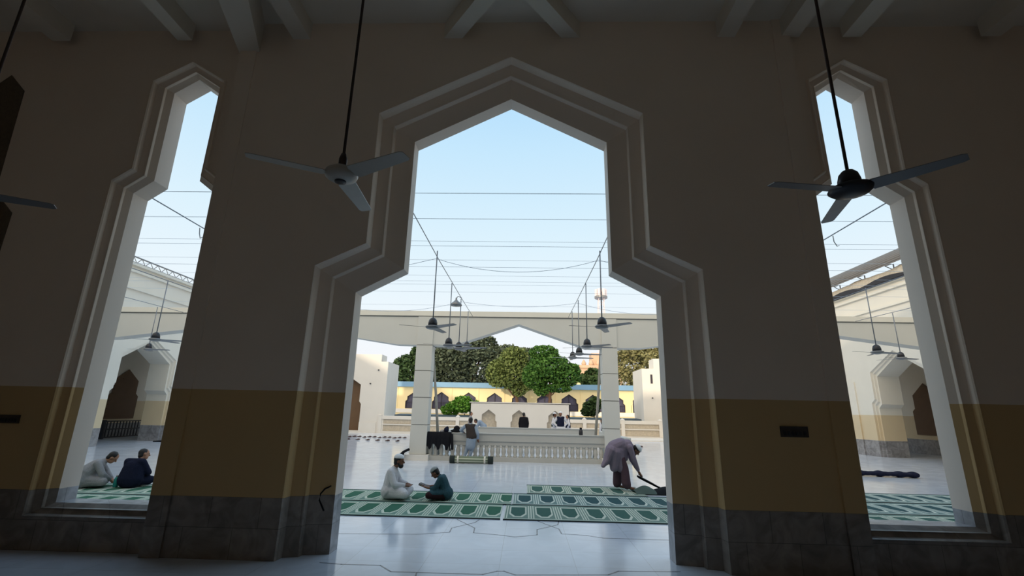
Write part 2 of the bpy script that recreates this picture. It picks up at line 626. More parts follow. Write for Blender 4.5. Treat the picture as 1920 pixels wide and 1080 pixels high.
def make_fan(loc, top, angs, R, label, group, kind):
    t = thing('ceiling_fan', label, 'fan', loc, group)
    loc = V(loc)
    if kind == 'white':
        prof = [(.02, .075), (.085, .062), (.125, .03), (.135, .005), (.125, -.02), (.085, -.045), (.045, -.055)]
        MB().lathe(loc, prof, 28).build('motor_housing', M_FANW, t, True)
        MB().lathe(loc, [(.048, -.052), (.045, -.064), (.02, -.067)], 20).build('bottom_cap', M_FAND, t, True, 'black bottom cap')
        bm_, rm = M_FANW, M_ROD
        MB().lathe(loc, [(.024, .06), (.034, .09), (.034, .15), (.02, .2)], 14).build('rod_cover', M_ROD, t, True)
    elif kind == 'dome':
        MB().lathe(loc, [(.03, .065), (.09, .05), (.155, .02), (.165, .002), (.13, -.03), (.05, -.05)], 28).build('motor_housing', M_FAND, t, True)
        MB().lathe(loc, [(.085, .045), (.083, .09), (.07, .14), (.045, .17), (.015, .185)], 20).build('canopy', M_FAND, t, True)
        bm_, rm = M_FANG, M_ROD
    else:
        MB().lathe(loc, [(.06, .05), (.14, .03), (.155, .005), (.12, -.03), (.05, -.045)], 18).build('motor_housing', M_FANG, t, True)
        MB().lathe(loc, [(.10, .035), (.098, .10), (.08, .165), (.045, .20), (.015, .215)], 16).build('canopy', M_FAND, t, True, 'black canopy')
        bm_, rm = M_FANG, M_STEEL
    for a in angs:
        b = blade_mesh(R)
        q = Matrix.Rotation(math.radians(a), 3, 'Z')
        b.v = [loc + q @ p for p in b.v]
        b.build('blade', bm_, t)
    MB().tube([(loc.x, loc.y, loc.z + .05), (loc.x, loc.y, top)], .013, 8).build('rod', rm, t, True)
    if kind != 'far':
        MB().lathe((loc.x, loc.y, top - .12), [(.02, 0), (.06, .06), (.065, .12)], 14).build('ceiling_cup', rm, t, True)
    return t


make_fan((-1.265, -2.83, 3.665), HZ, (-153, -27, 92), .70, 'white ceiling fan on a long brown rod left of the central arch', None, 'white')
make_fan((2.965, -2.69, 3.625), HZ, (-172, -48, 72), .71, 'dark ceiling fan silhouetted against the tall right window', None, 'dome')
make_fan((-5.03, -2.48, 3.68), HZ, (29, 149, 269), .70, 'ceiling fan at the far left edge, only one blade tip in view', None, 'dome')

FG = 'fans hung on rods over the courtyard'
CH = {}
for px, py, xx, yy, angs, lab in (
        (811, 614, None, 3.45, (-157, -38, 78), 'grey fan with black canopy over the courtyard, nearest one left of centre'),
        (1129, 613, None, 3.35, (-172, -45, 72), 'grey fan with black canopy over the courtyard, nearest one right of centre'),
        (841, 648, None, 6.15, (-150, -20, 95), 'grey fan below the beam, second one along the left centre cable'),
        (1101, 650, None, 6.05, (-40, 10, 150), 'grey fan below the beam, second one along the right centre cable'),
        (860, 654, None, 8.0, (-170, -15, 80), 'grey fan before the trees, third one along the left centre cable'),
        (1086, 664, None, 8.0, (-150, 8, 110), 'grey fan beside the green tree, third one along the right centre cable'),
        (875, 652, None, 9.9, (-160, -5, 100), 'grey fan before the dark tree, farthest one along the left centre cable'),
        (1074, 671, None, 9.7, (-178, 2, 90), 'grey fan above the green tree, farthest one along the right centre cable'),
        (291, 637, None, 6.2, (-160, 20, 75), 'grey fan seen high in the left window, nearer of the two'),
        (278, 655, None, 9.9, (-175, 10, 120), 'grey fan seen in the left window, farther one at the arch tip'),
        (1645, 661, None, 6.15, (-170, 12, 70), 'grey fan seen high in the right window, nearer of the two'),
        (1690, 672, None, 9.3, (-160, 15, 120), 'grey fan seen in the right window, farther one at the arch tip')):
    c = at(px, py, 'Y', yy)
    make_fan(c, 5.22, angs, .70, lab, FG, 'far')

# ------------------------------------------------------------------ wires over the courtyard
def sag(a, b, d, n=16):
    a, b = V(a), V(b)
    return [a.lerp(b, i / n) - V((0, 0, 4 * d * (i / n) * (1 - i / n))) for i in range(n + 1)]


ORD = ['topmost', 'second', 'third', 'fourth', 'fifth', 'sixth', 'seventh', 'eighth', 'ninth', 'tenth', 'eleventh']
for i, y in enumerate((.62, 1.66, 2.84, 3.13, 4.09, 4.64, 5.4, 5.96, 6.30, 7.15, 8.98)):
    lab = 'thin grey wire strung level across the sky, ' + ('topmost one in the central arch' if i == 0 else 'the lowest one, close above the beam' if i == 10 else ORD[i] + ' from the top in the central arch')
    thin = .0045 if i in (0, 1, 3, 5) else .0032
    tag(MB().tube(sag((-17.9, y, 5.24), (17.9, y, 5.24), .02, 10), thin, 5).build('wire', M_WIRE), lab, 'wire', 'level wires across the courtyard')
for x, yk, lab in ((-10.0, 0, 'cable running back over the courtyard, outer one seen in the left window'),
                   (-6.2, 0, 'cable running diagonally across the top of the left window'),
                   (-1.78, 0, 'cable holding the row of fans left of centre in the central arch'),
                   (1.90, 0, 'cable holding the row of fans right of centre in the central arch'),
                   (6.2, 0, 'cable running diagonally across the top of the right window'),
                   (9.6, 0, 'cable running back over the courtyard, inner one low in the right window'),
                   (-13.2, 0, 'cable running back over the courtyard, leftmost of all'),
                   (12.65, 0, 'cable running back over the courtyard, rightmost of all')):
    tag(MB().tube([(x, .57, 5.24), (x, 4, 5.2), (x, 8, 5.24), (x * 1.005, 11.3, 5.32)], .010, 6).build('cable', M_STEEL), 'grey ' + lab, 'cable', 'cables that carry the fans')
for y, d, lab in ((3.7, .30, 'sagging electric cable between the two nearest fan rods'), (8.0, .14, 'sagging electric cable between the farther fan rods close above the beam')):
    pts = sag((-6.2, y, 5.05), (-1.78, y, 5.12), .3, 8) + sag((-1.78, y, 5.12), (1.9, y, 5.12), d, 14)[1:] + sag((1.9, y, 5.12), (6.2, y, 5.05), .3, 8)[1:]
    tag(MB().tube(pts, .006, 5).build('cable', M_WIRE), lab, 'cable')
for x, y, lab in ((-6.22, 2.15, 'left'), (6.2, 2.3, 'right')):
    mb = MB().tube([(x, y, 5.2), (x + .01, y + .01, 5.08), (x + .05, y, 4.98), (x + .09, y, 5.0)], .008, 6)
    tag(mb.build('hook', M_STEEL), 'small wire hook dangling from the cable in the %s window' % lab, 'hook')

c = at(855, 573, 'Y', 7.9)
t = thing('pendant_lamp', 'grey bell shaped lamp hanging above the beam left of centre', 'lamp', c)
MB().lathe(c, [(.185, 0), (.19, .025), (.13, .09), (.06, .15), (.03, .19), (.025, .25)], 20).build('lamp_shade', M_FANG, t, True)
MB().lathe(c, [(.05, -.03), (.06, 0), (.03, .04)], 12).build('bulb', M_FANW, t, True)
MB().tube([c + V((0, 0, .24)), c + V((.05, 0, .30)), c + V((.16, 0, .26))], .012, 6).build('hanger', M_STEEL, t, True)

# ------------------------------------------------------------------ portal: columns, beam
PY = 11.6
und = [(-17.75, 4.28), (-16.3, 4.30), (-10.4, 5.05), (-4.75, 4.225), (-2.55, 4.20), (0, 5.085), (2.62, 4.19), (4.75, 4.225), (10.4, 5.05), (16.3, 4.30), (17.25, 4.28)]
t = thing('portal_beam', 'long pale beam with a zigzag underside spanning the courtyard on columns', 'beam', (0, PY, 4.3))
MB().prism(und + [(17.25, 5.36), (-17.75, 5.36)], FRONT, PY, PY + .55).build('beam_body', M_GREYC, t)
MB().box(-17.75, 17.25, PY - .05, PY + .6, 5.36, 5.56).build('cornice', M_CREAM, t)
MB().box(-17.75, 17.25, PY - .02, PY - .001, 5.325, 5.36).build('shadow_gap', M_JOINT, t)
for (x0, x1, lab) in ((-3.95, -3.33, 'pale clad column left of the balustrade carrying the beam'), (3.20, 3.78, 'pale clad column right of the balustrade carrying the beam')):
    t = thing('column', lab, 'column', ((x0 + x1) / 2, PY, 0), 'columns of the portal')
    zs = [.2, 1.24, 2.23, 3.23, 4.205]
    for a, b in zip(zs[:-1], zs[1:]):
        MB().box(x0, x1, PY - .06, PY + .5, a + .012, b - .012).build('cladding_panel', M_GREYC, t)
    MB().box(x0, x1, PY - .05, PY + .02, 4.22, 5.33).build('pilaster_strip', M_GREYC, t)
    MB().box(x0 + .02, x1 - .02, PY - .04, PY + .48, .19, 4.21).build('core', M_JOINT, t)
    MB().box(x0 - .12, x1 + .12, PY - .2, PY + .62, 0, .2).build('plinth', M_WHITE, t)

# leaning poles
for a, b, lab in ((at(811, 640, 'Y', 12.35), at(822, 842, 'Y', 12.35), 'weathered pole leaning beside the left column'),
                  (at(1127, 640, 'Y', 12.35), at(1114, 856, 'Y', 12.35), 'weathered pole leaning beside the right column')):
    b = a + (b - a) * (a.z / (a.z - b.z))
    tag(MB().tube([a, a.lerp(b, .5) + V((.02, 0, 0)), b], [.045, .05, .055], 8).build('pole', M_WOOD, smooth=True), lab, 'pole')

# ------------------------------------------------------------------ balustrades round the pool
def balustrade(y, x0, x1, label, n, post_x):
    t = thing('balustrade', label, 'balustrade', ((x0 + x1) / 2, y, 0), 'pale stone balustrades')
    MB().box(x0, x1, y - .10, y + .14, .70, .96).build('top_rail', M_BALU, t)
    MB().box(x0, x1, y - .13, y + .17, .955, .985).build('coping', M_BALU, t)
    MB().box(x0, x1, y - .06, y + .10, .56, .70).build('lower_rail', M_BALU, t)
    MB().box(x0, x1, y - .14, y + .18, 0, .16).build('plinth', M_BALU, t)
    for i in range(n):
        x = x0 + (i + .5) * (x1 - x0) / n
        mb = MB().lathe((x, y + .02, 0), [(.085, .155), (.085, .19), (.055, .22), (.085, .32), (.085, .38), (.06, .48), (.05, .52), (.08, .545), (.08, .565)], 12)
        mb.build('baluster', M_BALU, t, True)
    return t


balustrade(11.78, -3.33, 3.20, 'pale stone balustrade between the two columns, in front', 31, ())
balustrade(18.3, -3.0, 3.9, 'pale stone balustrade of the pool, farther one behind', 34, ())
tag(MB().box(-3.4, -3.15, 12.0, 18.2, 0, .9).build('pool_wall', M_GREYC), 'low pale wall running back from the left column beside the pool', 'wall')
tag(MB().box(4.0, 4.25, 12.0, 18.2, 0, .9).build('pool_wall', M_GREYC), 'low pale wall running back from the right column beside the pool', 'wall')

# ------------------------------------------------------------------ white screen with niches, boundary wall
SY = 24.0
half = [(.52, 0), (.52, 1.12), (.43, 1.2), (.43, 1.55), (0, 1.87)]
nx = [at(916, 780, 'Y', SY).x, at(982, 780, 'Y', SY).x - .3, at(1041, 780, 'Y', SY).x]
t = thing('screen_wall', 'long white free standing wall with three pointed niches beyond the pool', 'wall', (0, SY, 0))
mb = MB()
out = [(-3.2, 0)]
for x in nx:
    out += shift(sym(half), x)
out += [(3.1, 0), (3.1, 2.27), (-3.2, 2.27)]
mb.plate(out, [], FRONT, SY)
for x in nx:
    mb.loft([(shift(sym(half), x), SY), (shift(sym(half), x), SY + .3)], FRONT, False)
mb.box(-3.2, 3.1, SY + .45, SY + .6, 0, 2.27)
mb.box(-3.2, -3.15, SY, SY + .5, 0, 2.27).box(3.05, 3.1, SY, SY + .5, 0, 2.27).box(-3.2, 3.1, SY, SY + .5, 2.24, 2.27)
mb.build('wall_body', M_WHITE, t)
for x in nx:
    MB().box(x - .54, x + .54, SY + .3, SY + .33, 0, 2.0).build('niche_back', M_STONE, t, label='niche back of rough beige stone')
MB().box(-3.25, 3.15, SY - .04, SY + .64, 2.27, 2.33).build('coping', M_WHITE, t)

BY = 30.0
t = thing('boundary_wall', 'low cream wall with beige stone panels along the back of the courtyard', 'wall', (0, BY, 0))
MB().box(-10.8, 10.6, BY + .1, BY + .3, 0, 1.05).build('wall_body', M_CREAM, t)
MB().box(-10.85, 10.65, BY - .05, BY + .4, 1.02, 1.27).build('coping', M_WHITE, t)
MB().box(-10.8, 10.6, BY - .03, BY + .1, .60, .69).build('rail', M_WHITE, t)
MB().box(-10.8, 10.6, BY - .06, BY + .1, 0, .16).build('plinth', M_WHITE, t)
xs = [-10.7, -7.75, -4.8, 4.75, 7.6, 10.4]
for x in xs:
    mb = MB().box(x - .13, x + .13, BY - .1, BY + .42, 0, 1.3)
    mb.rings([[V((x - .15, BY - .12, 1.3)), V((x + .15, BY - .12, 1.3)), V((x + .15, BY + .44, 1.3)), V((x - .15, BY + .44, 1.3))],
              [V((x - .03, BY + .1, 1.42)), V((x + .03, BY + .1, 1.42)), V((x + .03, BY + .2, 1.42)), V((x - .03, BY + .2, 1.42))]])
    mb.build('post', M_WHITE, t)
for a, b in zip(xs[:-1], xs[1:]):
    for z0, z1 in ((.17, .59), (.70, 1.01)):
        MB().box(a + .16, b - .16, BY + .05, BY + .11, z0, z1).build('stone_panel', M_STONE, t)
tag(MB().prism([(-.9, 1.30), (.9, 1.37), (.9, 1.42), (-.9, 1.35)], lambda u, v, w: V((w, 33 + u, v)), -10.2, 12.0).box(-10.2, 12.0, 32.05, 32.09, 1.1, 1.33).build('shed_roof', M_CANOPY),
    'long low dark blue green sheet roof behind the boundary wall', 'roof')

struct(MB().box(4.3, 17.3, 26.2, 29.85, 0, .09).build('trim_60', M_WHITE))

# white corner blocks
def stepped_block(x0, x1, xs, z1, z2, label, s, dx0, dx1):
    BY = 30.0 if s < 0 else 31.2
    t = thing('corner_block', label, 'building', ((x0 + x1) / 2, BY, 0), 'white corner blocks of the courtyard')
    if s < 0:
        half = [(.85, .15), (.85, 2.1), (.70, 2.3), (.70, 3.55), (0, 4.0)]
        lp = shift(sym(half), dx0)
        mb = MB().plate([(x0, 0), (x1, 0), (x1, z1), (xs, z1 + .0), (xs, z2), (x0, z2)], [lp], FRONT, BY)
        mb.loft([(lp, BY), (lp, BY + .5)], FRONT, True)
        mb.box(x0, x1, BY + .56, BY + 3.2, 0, z1).box(x1 - .3, x1 - .001, BY + .002, BY + .555, 0, z1 - .001).box(x0, xs - .001, BY + .002, BY + 1.4, z1 + .001, z2)
        mb.build('wall_body', M_WHITE, t)
        MB().box(dx0 - .9, dx0 + .9, BY + .5, BY + .54, 0, 4.1).build('shutter', M_BROWN, t, label='brown shutter in the arched recess')
    else:
        mb = MB().box(x0, x1, BY, BY + 3.2, 0, z1).box(xs, x1, BY + .001, BY + 1.4, z1 + .001, z2)
        mb.build('wall_body', M_WHITE, t)
        MB().box(10.15, 10.31, BY - .03, BY, 4.1, 4.8).build('slit_window', M_FRAME, t)
    if s < 0:
        MB().box(-12.3, -11.0, BY - .06, BY - .002, 0, .78).build('dado', M_WHITE, t, label='white marble dado')
    for i, (x, z) in enumerate([(-11.7, 3.65), (-11.15, 4.7)] if s < 0 else [(10.22, 3.0)]):
        MB().lathe((0, 0, 0), [(.02, -.06), (.07, -.02), (.05, .03)], 8).build('wall_lamp', M_FAND, t, local=True).location = V((x, BY - .06, z)) - t.location
    return t


stepped_block(-18, -10.45, -11.0, 5.35, 5.9, 'white stepped corner block at the left with an arched brown recess', -1, -13.15, 0)
stepped_block(9.5, 17.4, 10.45, 5.25, 6.05, 'white stepped corner block at the right with a slit window', 1, 0, 0)

# ------------------------------------------------------------------ yellow building with arched windows
YY = 45.0
t = thing('yellow_building', 'long yellow building with pointed arch windows and a blue parapet behind the courtyard', 'building', (0, YY, 0))
wpx = [777, 827, 878, 927, 974, 1021, 1067, 1112, 1155, 1201]
half = [(.98, 1.86), (.98, 2.62), (.80, 2.78), (.80, 3.12), (0, 3.66)]
wl = [shift(sym(half), at(px, 750 + (px - 777) * .016, 'Y', YY).x) for px in wpx]
wl = [shift(sym(half), -14.9)] + wl + [shift(sym(half), 15.6)]
out = [(-22, 0), (22, 0), (22, 4.2), (-22, 4.2)]
mb = MB().plate(out, wl, FRONT, YY).box(-22, 22, YY + .8, YY + 1, 0, 4.2)
for w in wl:
    mb.loft([(w, YY), (w, YY + .25)], FRONT, True)
mb.build('wall_body', M_YELLOW, t)
MB().box(-22.2, 22.2, YY - .35, YY + 6, 4.15, 4.68).build('parapet', M_BLUE, t, label='sky blue parapet band')
MB().box(-22, 22, YY - .12, YY, 1.42, 1.84).build('sill_band', M_WHITE, t)
for i, w in enumerate(wl):
    cx = w[len(w) // 2][0]
    f = MB().plate(w, [shift(sym([(.92, 1.92), (.92, 2.6), (.74, 2.76), (.74, 3.10), (0, 3.58)]), cx)], FRONT, YY + .12)
    f.box(cx - .03, cx + .03, YY + .1, YY + .16, 1.9, 3.58)
    f.box(cx - .92, cx + .92, YY + .02, YY + .06, 2.5, 2.56)
    for j in range(9):
        x = cx - .9 + j * .225
        f.box(x - .012, x + .012, YY + .02, YY + .05, 1.88, 2.52)
    fo = f.build('window', M_FRAME, t)
    MB().plate(w, [], FRONT, YY + .24).build('pane', M_PANE, fo)
for x in [-13.6, -10.6, -7.7, -4.8, -2.0, .8, 3.6, 6.3, 9.0, 11.7]:
    MB().box(x - .06, x + .06, YY - .05, YY, 1.84, 4.15).build('pilaster_strip', M_YELLOW, t)
c = at(1203, 719, 'Y', 47)
t = thing('water_tank', 'blue plastic water tank on the yellow building roof at the right', 'tank', (c.x, 47, 4.68))
MB().lathe((c.x, 47, 4.68), [(.55, 0), (.6, .1), (.58, .5), (.6, .9), (.5, 1.1), (.2, 1.22)], 18).build('tank_body', M_TANK, t, True)
MB().lathe((c.x, 47, 4.68), [(.2, 1.2), (.22, 1.3), (.1, 1.34)], 14).build('lid', M_TANK, t, True)

# far buildings and the telecom tower
a = at(1091, 690, 'Y', 75); b = at(1128, 678, 'Y', 75)
t = thing('stone_building', 'pinkish stone building rising behind the right column', 'building', ((a.x + b.x) / 2, 75, 0))
MB().box(a.x - .2, b.x + 3.5, 75, 82, 0, a.z).build('wall_body', M_PINK, t)
MB().box(a.x - .5, b.x + 3.8, 74.7, 82.3, a.z, a.z + .5).build('cornice', M_PINK, t)
for i in range(5):
    x = a.x + .4 + i * 1.25
    MB().lathe((x, 75.4, a.z + .5), [(.35, 0), (.42, .35), (.25, .7), (.05, 1.0)], 10).build('dome', M_PINK, t, True)
MB().box(b.x - 1.6, b.x + 1.6, 76, 79, a.z + .4, a.z + 2.7).build('upper_storey', M_PINK, t)
t2 = MB().box(at(1072, 740, 'Y', 70).x, at(1091, 740, 'Y', 70).x, 70, 76, 0, at(1080, 706, 'Y', 70).z).build('low_house', M_YELLOW)
tag(t2, 'small pale yellow house between the green tree and the pinkish building', 'building')

TY = 120
c = at(1128, 600, 'Y', TY); top = at(1128, 543, 'Y', TY).z; pl = at(1128, 558, 'Y', TY).z
t = thing('telecom_tower', 'distant lattice telecom mast with drum antennas above the beam', 'tower', (c.x, TY, 0))
mb = MB()
w = .9
for sx in (-1, 1):
    for sy in (-1, 1):
        mb.tube([(c.x + sx * w * 1.6, TY + sy * w * 1.6, 0), (c.x + sx * w * .8, TY + sy * w * .8, pl)], .1, 5)
z = 10.0
while z < pl - 2:
    for sx in (-1, 1):
        mb.tube([(c.x - sx * w, TY - w, z), (c.x + sx * w, TY - w, z + 2)], .07, 4)
    z += 2
mb.build('mast', M_TOWER, t)
MB().lathe((c.x, TY, pl - .3), [(1.7, 0), (1.8, .1), (1.8, .6), (1.6, .7)], 16).build('platform', M_FANG, t)
for i in range(6):
    q = i * PI / 3
    MB().lathe((c.x + 1.25 * math.cos(q), TY + 1.25 * math.sin(q), pl + .3), [(.45, 0), (.45, top - pl - .3)], 10).build('antenna', M_TOWER, t)

# ------------------------------------------------------------------ side arcades
def arcade(side, X, name, label, cy):
    s = side
    fn = lambda u, v, w: V((X + s * w, u, v))
    t = thing(name, label, 'building', (X, cy, 0))
    outr = sym([(1.98, 0), (1.98, 2.62), (1.74, 2.80), (1.74, 4.10), (0, 4.98)])
    inr = sym([(1.74, 0), (1.74, 2.28), (1.53, 2.46), (1.52, 3.80), (0, 4.72)])
    o2, i2 = shift(outr, cy), shift(inr, cy)
    # neighbouring arches of the same arcade
    bays = [shift(outr, cy - 7.2), o2, shift(outr, cy + 7.2)]
    out = [(2.0, 0)]
    for bshape in bays:
        out += bshape
    out += [(29.9, 0), (29.9, 8.05), (2.0, 8.05)]
    mb = MB().plate(out, [], fn, 0)
    for dy in (-7.2, 0, 7.2):
        mb.loft([(shift(lerp(outr, inr, k_), cy + dy), w) for k_, w in ((0, 0), (.3, .0), (.36, .10), (.6, .10), (.66, .2), (1, .2), (1, 1.25))], fn, False)
        mb.box(*sorted((X, X - s * .06)), cy + dy + 2.9, cy + dy + 3.2, 0, 3.6)
    mb.build('wall_body', M_ARC, t)
    # hallway behind: back wall, ends and roof
    mb = MB().box(*sorted((X + s * 4.2, X + s * 4.5)), 1.5, 29.9, 0, 6.2)
    mb.box(*sorted((X + s * .05, X + s * 4.5)), 1.5, 2.0, 0, 6.2).box(*sorted((X + s * .05, X + s * 4.5)), 29.4, 29.88, 0, 6.2)
    outp = [(2.0, 0)]
    for bshape in (shift(inr, cy - 7.2), i2, shift(inr, cy + 7.2)):
        outp += bshape
    mb.plate(outp + [(29.9, 0), (29.9, 8.0), (2, 8.0)], [], fn, 1.25)
    mb.build('back_wall', M_ARC, t)
    MB().box(*sorted((X + s * .05, X + s * 5.0)), 2.0, 29.9, 6.0, 6.3).box(*sorted((X + s * .05, X + s * 1.3)), 2, 29.9, 7.8, 8.04).build('roof', M_CEIL, t)
    for z0, z1, d in ((7.70, 7.80, .12), (6.92, 7.02, .10), (8.0, 8.12, .16)):
        MB().box(*sorted((X + s * .05, X - s * d)), 2.0, 29.9, z0, z1).build('cornice', M_CREAM, t)
    return t, fn


tl, fnl = arcade(-1, -18.0, 'left_arcade', 'cream arcade along the left side of the courtyard with stepped arches and a truss rail', 16.0)
tr, fnr = arcade(1, 17.5, 'right_arcade', 'cream arcade along the right side of the courtyard under a grey sheet canopy', 16.0)
# brown shutters in the back wall of each hallway
for tt, fn, cu, w in ((tl, fnl, 19.7, 4.18), (tr, fnr, 19.75, 4.18), (tl, fnl, 12.6, 4.18), (tr, fnr, 12.6, 4.18)):
    hp = sym([(.98, .98), (.98, 2.2), (.8, 2.35), (.8, 3.05), (0, 3.66)])
    mb = MB().prism(shift(hp, cu), fn, w, w - .04)
    so = mb.build('shutter', M_BROWN, tt, label='brown louvred shutter in the hallway')
    mb = MB()
    for j in range(11):
        z = 1.1 + j * .2
        hw = .92 if z < 2.2 else (.76 if z < 3.05 else .3)
        mb.prism([(cu - hw, z), (cu + hw, z), (cu + hw, z + .05), (cu - hw, z + .05)], fn, w - .07, w - .04)
    mb.build('louvre', M_BROWN, so)
# low lattice screen in the left hallway
mb = MB()
t = thing('lattice_screen', 'low dark lattice screen standing in the left arcade hallway', 'screen', (-21.4, 19.9, 0))
for z in (.05, .45, .85):
    mb.box(-21.43, -21.37, 18.0, 21.8, z, z + .06)
for j in range(20):
    y = 18.0 + j * .2
    mb.box(-21.42, -21.38, y, y + .04, .05, .9)
mb.build('lattice', M_FAND, t)
for y in (17.95, 21.75):
    MB().box(-21.5, -21.3, y, y + .1, 0, .95).build('post', M_FAND, t)
c = at(303, 826, 'X', -17.6)
tag(MB().box(-17.92, -17.4, 17.1, 17.75, .0, .05).build('doormat', M_BLK), 'small black mat at the foot of the left arcade arch', 'mat')

# left roof rail truss
mb = MB()
for z in (8.18, 8.45):
    mb.tube([(-18.05, 2, z), (-18.05, 30, z)], .035, 6)
y = 2.0
while y < 29.5:
    mb.tube([(-18.05, y, 8.18), (-18.05, y + .25, 8.45)], .02, 4)
    mb.tube([(-18.05, y + .25, 8.45), (-18.05, y + .5, 8.18)], .02, 4)
    y += .5
y = 2.0
while y < 29:
    mb.box(-18.08, -18.02, y, y + .06, 8.05, 8.2)
    y += 2
mb.build('roof_truss', M_FANG, tl)
# right roof: dark tarpaulin edge, posts and corrugated canopy
n = 56
g = []
for i in range(n + 1):
    y = 3 + 26 * i / n
    g.append([V((17.1 + .03 * (j % 2) + .5 * (j / 14) ** 2, y, 8.72 + .055 * j + .02 * (j % 2))) for j in range(15)] + [V((18.8, y, 9.6))])
mb = MB().sheet(g)
mb.build('sheet_canopy', M_SHEET, tr)
mb = MB()
for i in range(14):
    y = 3.5 + i * 1.9
    mb.tube([(17.45, y, 8.05), (17.45, y, 8.8), (17.15, y + .1, 8.75)], .03, 6)
    mb.tube([(17.45, y, 8.5), (17.45, y + .5, 8.85)], .02, 5)
mb.build('canopy_post', M_FANG, tr)
g = []
for i in range(40):
    y = 6 + i * .5
    q = .10 * math.sin(i * .9) + .05 * math.sin(i * 2.3)
    g.append([V((17.42, y, 8.62 + q * .4)), V((17.30, y, 8.38 + q)), V((17.28, y, 8.14 + q * .5)), V((17.36, y, 8.06))])
MB().sheet(g).build('parapet_sheet', M_STONE, tr)
g = []
for i in range(40):
    y = 6 + i * .5
    q = abs(.16 * math.sin(i * .55 + .6)) + .05
    g.append([V((17.33, y, 8.10)), V((17.26, y, 8.12 + q)), V((17.22, y, 8.08)), V((17.3, y, 8.02))])
MB().sheet(g).build('tarpaulin', M_TARP, tr, label='black tarpaulin strip along the parapet')

# ------------------------------------------------------------------ carpets
def rug(name, x0, x1, y0, y1, m, label, group, z=0.0, curl=None):
    t = thing('prayer_rug', label, 'rug', (x0, y0, z), group)
    h = .012
    mb = MB().box(x0, x1, y0, y1, z + .002, z + h)
    mb.build('pile', m, t)
    b = MB().box(x0 - .012, x1 + .012, y0 - .012, y0 + .01, z + .001, z + h + .004)
    b.box(x0 - .012, x1 + .012, y1 - .01, y1 + .012, z + .001, z + h + .004)
    b.build('binding', M_RUGE, t)
    return t


RG = 'long green prayer rugs laid in rows'
rug('a', -13.2, -.13, 2.40, 3.66, RUG_L, 'green prayer rug in the nearest row, left one ending at the central gap', RG)
rug('b', -.06, 12.9, 2.38, 3.66, RUG_R, 'grey green prayer rug in the nearest row, right one beginning at the central gap', RG)
rug('c', -13.0, .02, 3.70, 4.96, RUG_L, 'green prayer rug in the second row, left one under the two seated readers', RG)
rug('d', .06, 13.0, 3.70, 4.96, RUG_B, 'teal prayer rug in the second row, right one before the bending man', RG)
rug('e', .36, 3.05, 5.02, 6.28, RUG_R, 'grey green prayer rug in the farthest row, where the bending man stands', RG)
t = rug('f', 4.75, 13.0, 5.02, 6.28, RUG_B, 'teal prayer rug in the farthest row seen through the right window', RG)

# rug being lifted by the bending man
t = thing('folded_rug', 'dark prayer rug being dragged and folded by the bending man', 'rug', (3.4, 5.7, 0))
hand = V((3.0, 5.62, .36))
g = []
for i in range(13):
    f = i / 12
    x = 3.04 + f * 1.70
    zc = max(.05, .36 * (1 - f / .42))
    row = []
    for j in range(7):
        v = j / 6 - .5
        wd = .16 + .8 * f
        row.append(V((x + .05 * math.cos(j * 1.3), 5.80 + v * wd, zc + .03 * math.sin(j * 1.7 + i) * f - abs(v) * .10 * (1 - f))))
    g.append(row)
mb = MB().sheet(g)
g2 = [[p - V((0, 0, .022)) for p in r] for r in g]
mb.sheet(g2)
mb.build('lifted_flap', M_BLK, t, True, 'dark underside of the rug')
for nm, x0_, L_, hts, m_, lb in (('heap', 2.86, .62, ((.42, .36, .15),), M_HEAP, 'grey green heaped end of the rug'), ('shadow_lumps', 3.22, 1.5, ((.25, .2, .12), (.7, .3, .15)), M_BLK, 'black lumps standing in for shadow on the floor beneath the flap')):  # the second part's black stands in for shadow on the floor below the flap
    g = []
    for i in range(17):
        f = i / 16
        h = sum(a_ * math.exp(-((f - c_) / w_) ** 2) for c_, w_, a_ in hts)
        row = []
        for j in range(9):
            v = j / 8
            row.append(V((x0_ + f * L_, 5.25 + v * .55, .018 + h * math.sin(PI * v) ** .7 if 0 < j < 8 else .018)))
        g.append(row)
    MB().sheet(g).build(nm, m_, t, True, lb)

# rolled rug in front of the balustrade
t = thing('rolled_rug', 'rolled prayer rug lying before the balustrade at the feet of the leaning man', 'rug', (-1.55, 10.9, 0))
a, b = V((-2.24, 10.9, .125)), V((-.90, 10.88, .125))
g = G('rolled_rug_weave')
x_, y_, z_ = g.xyz(g.pos())
st_ = g.math('GREATER_THAN', g.math('FRACT', g.math('MULTIPLY', z_, 11)), .62)
cc = g.mix(st_, lin((112, 124, 104)), lin((188, 192, 172)))
M_ROLL = g.fin(cc, .95)
MB().tube([a, b], .115, 20).build('roll', M_ROLL, t, True)
for q in (a, b):
    d = V((.09, 0, 0))
    MB().tube([q - d, q + d], .128, 20).build('edge_band', M_RUGE, t, True, 'dark end of the roll')
for q in (a + V((.2, 0, 0)), b - V((.2, 0, 0))):
    MB().tube([q - V((.03, 0, 0)), q + V((.03, 0, 0))], .121, 20).build('tie', M_CREAM, t, True)

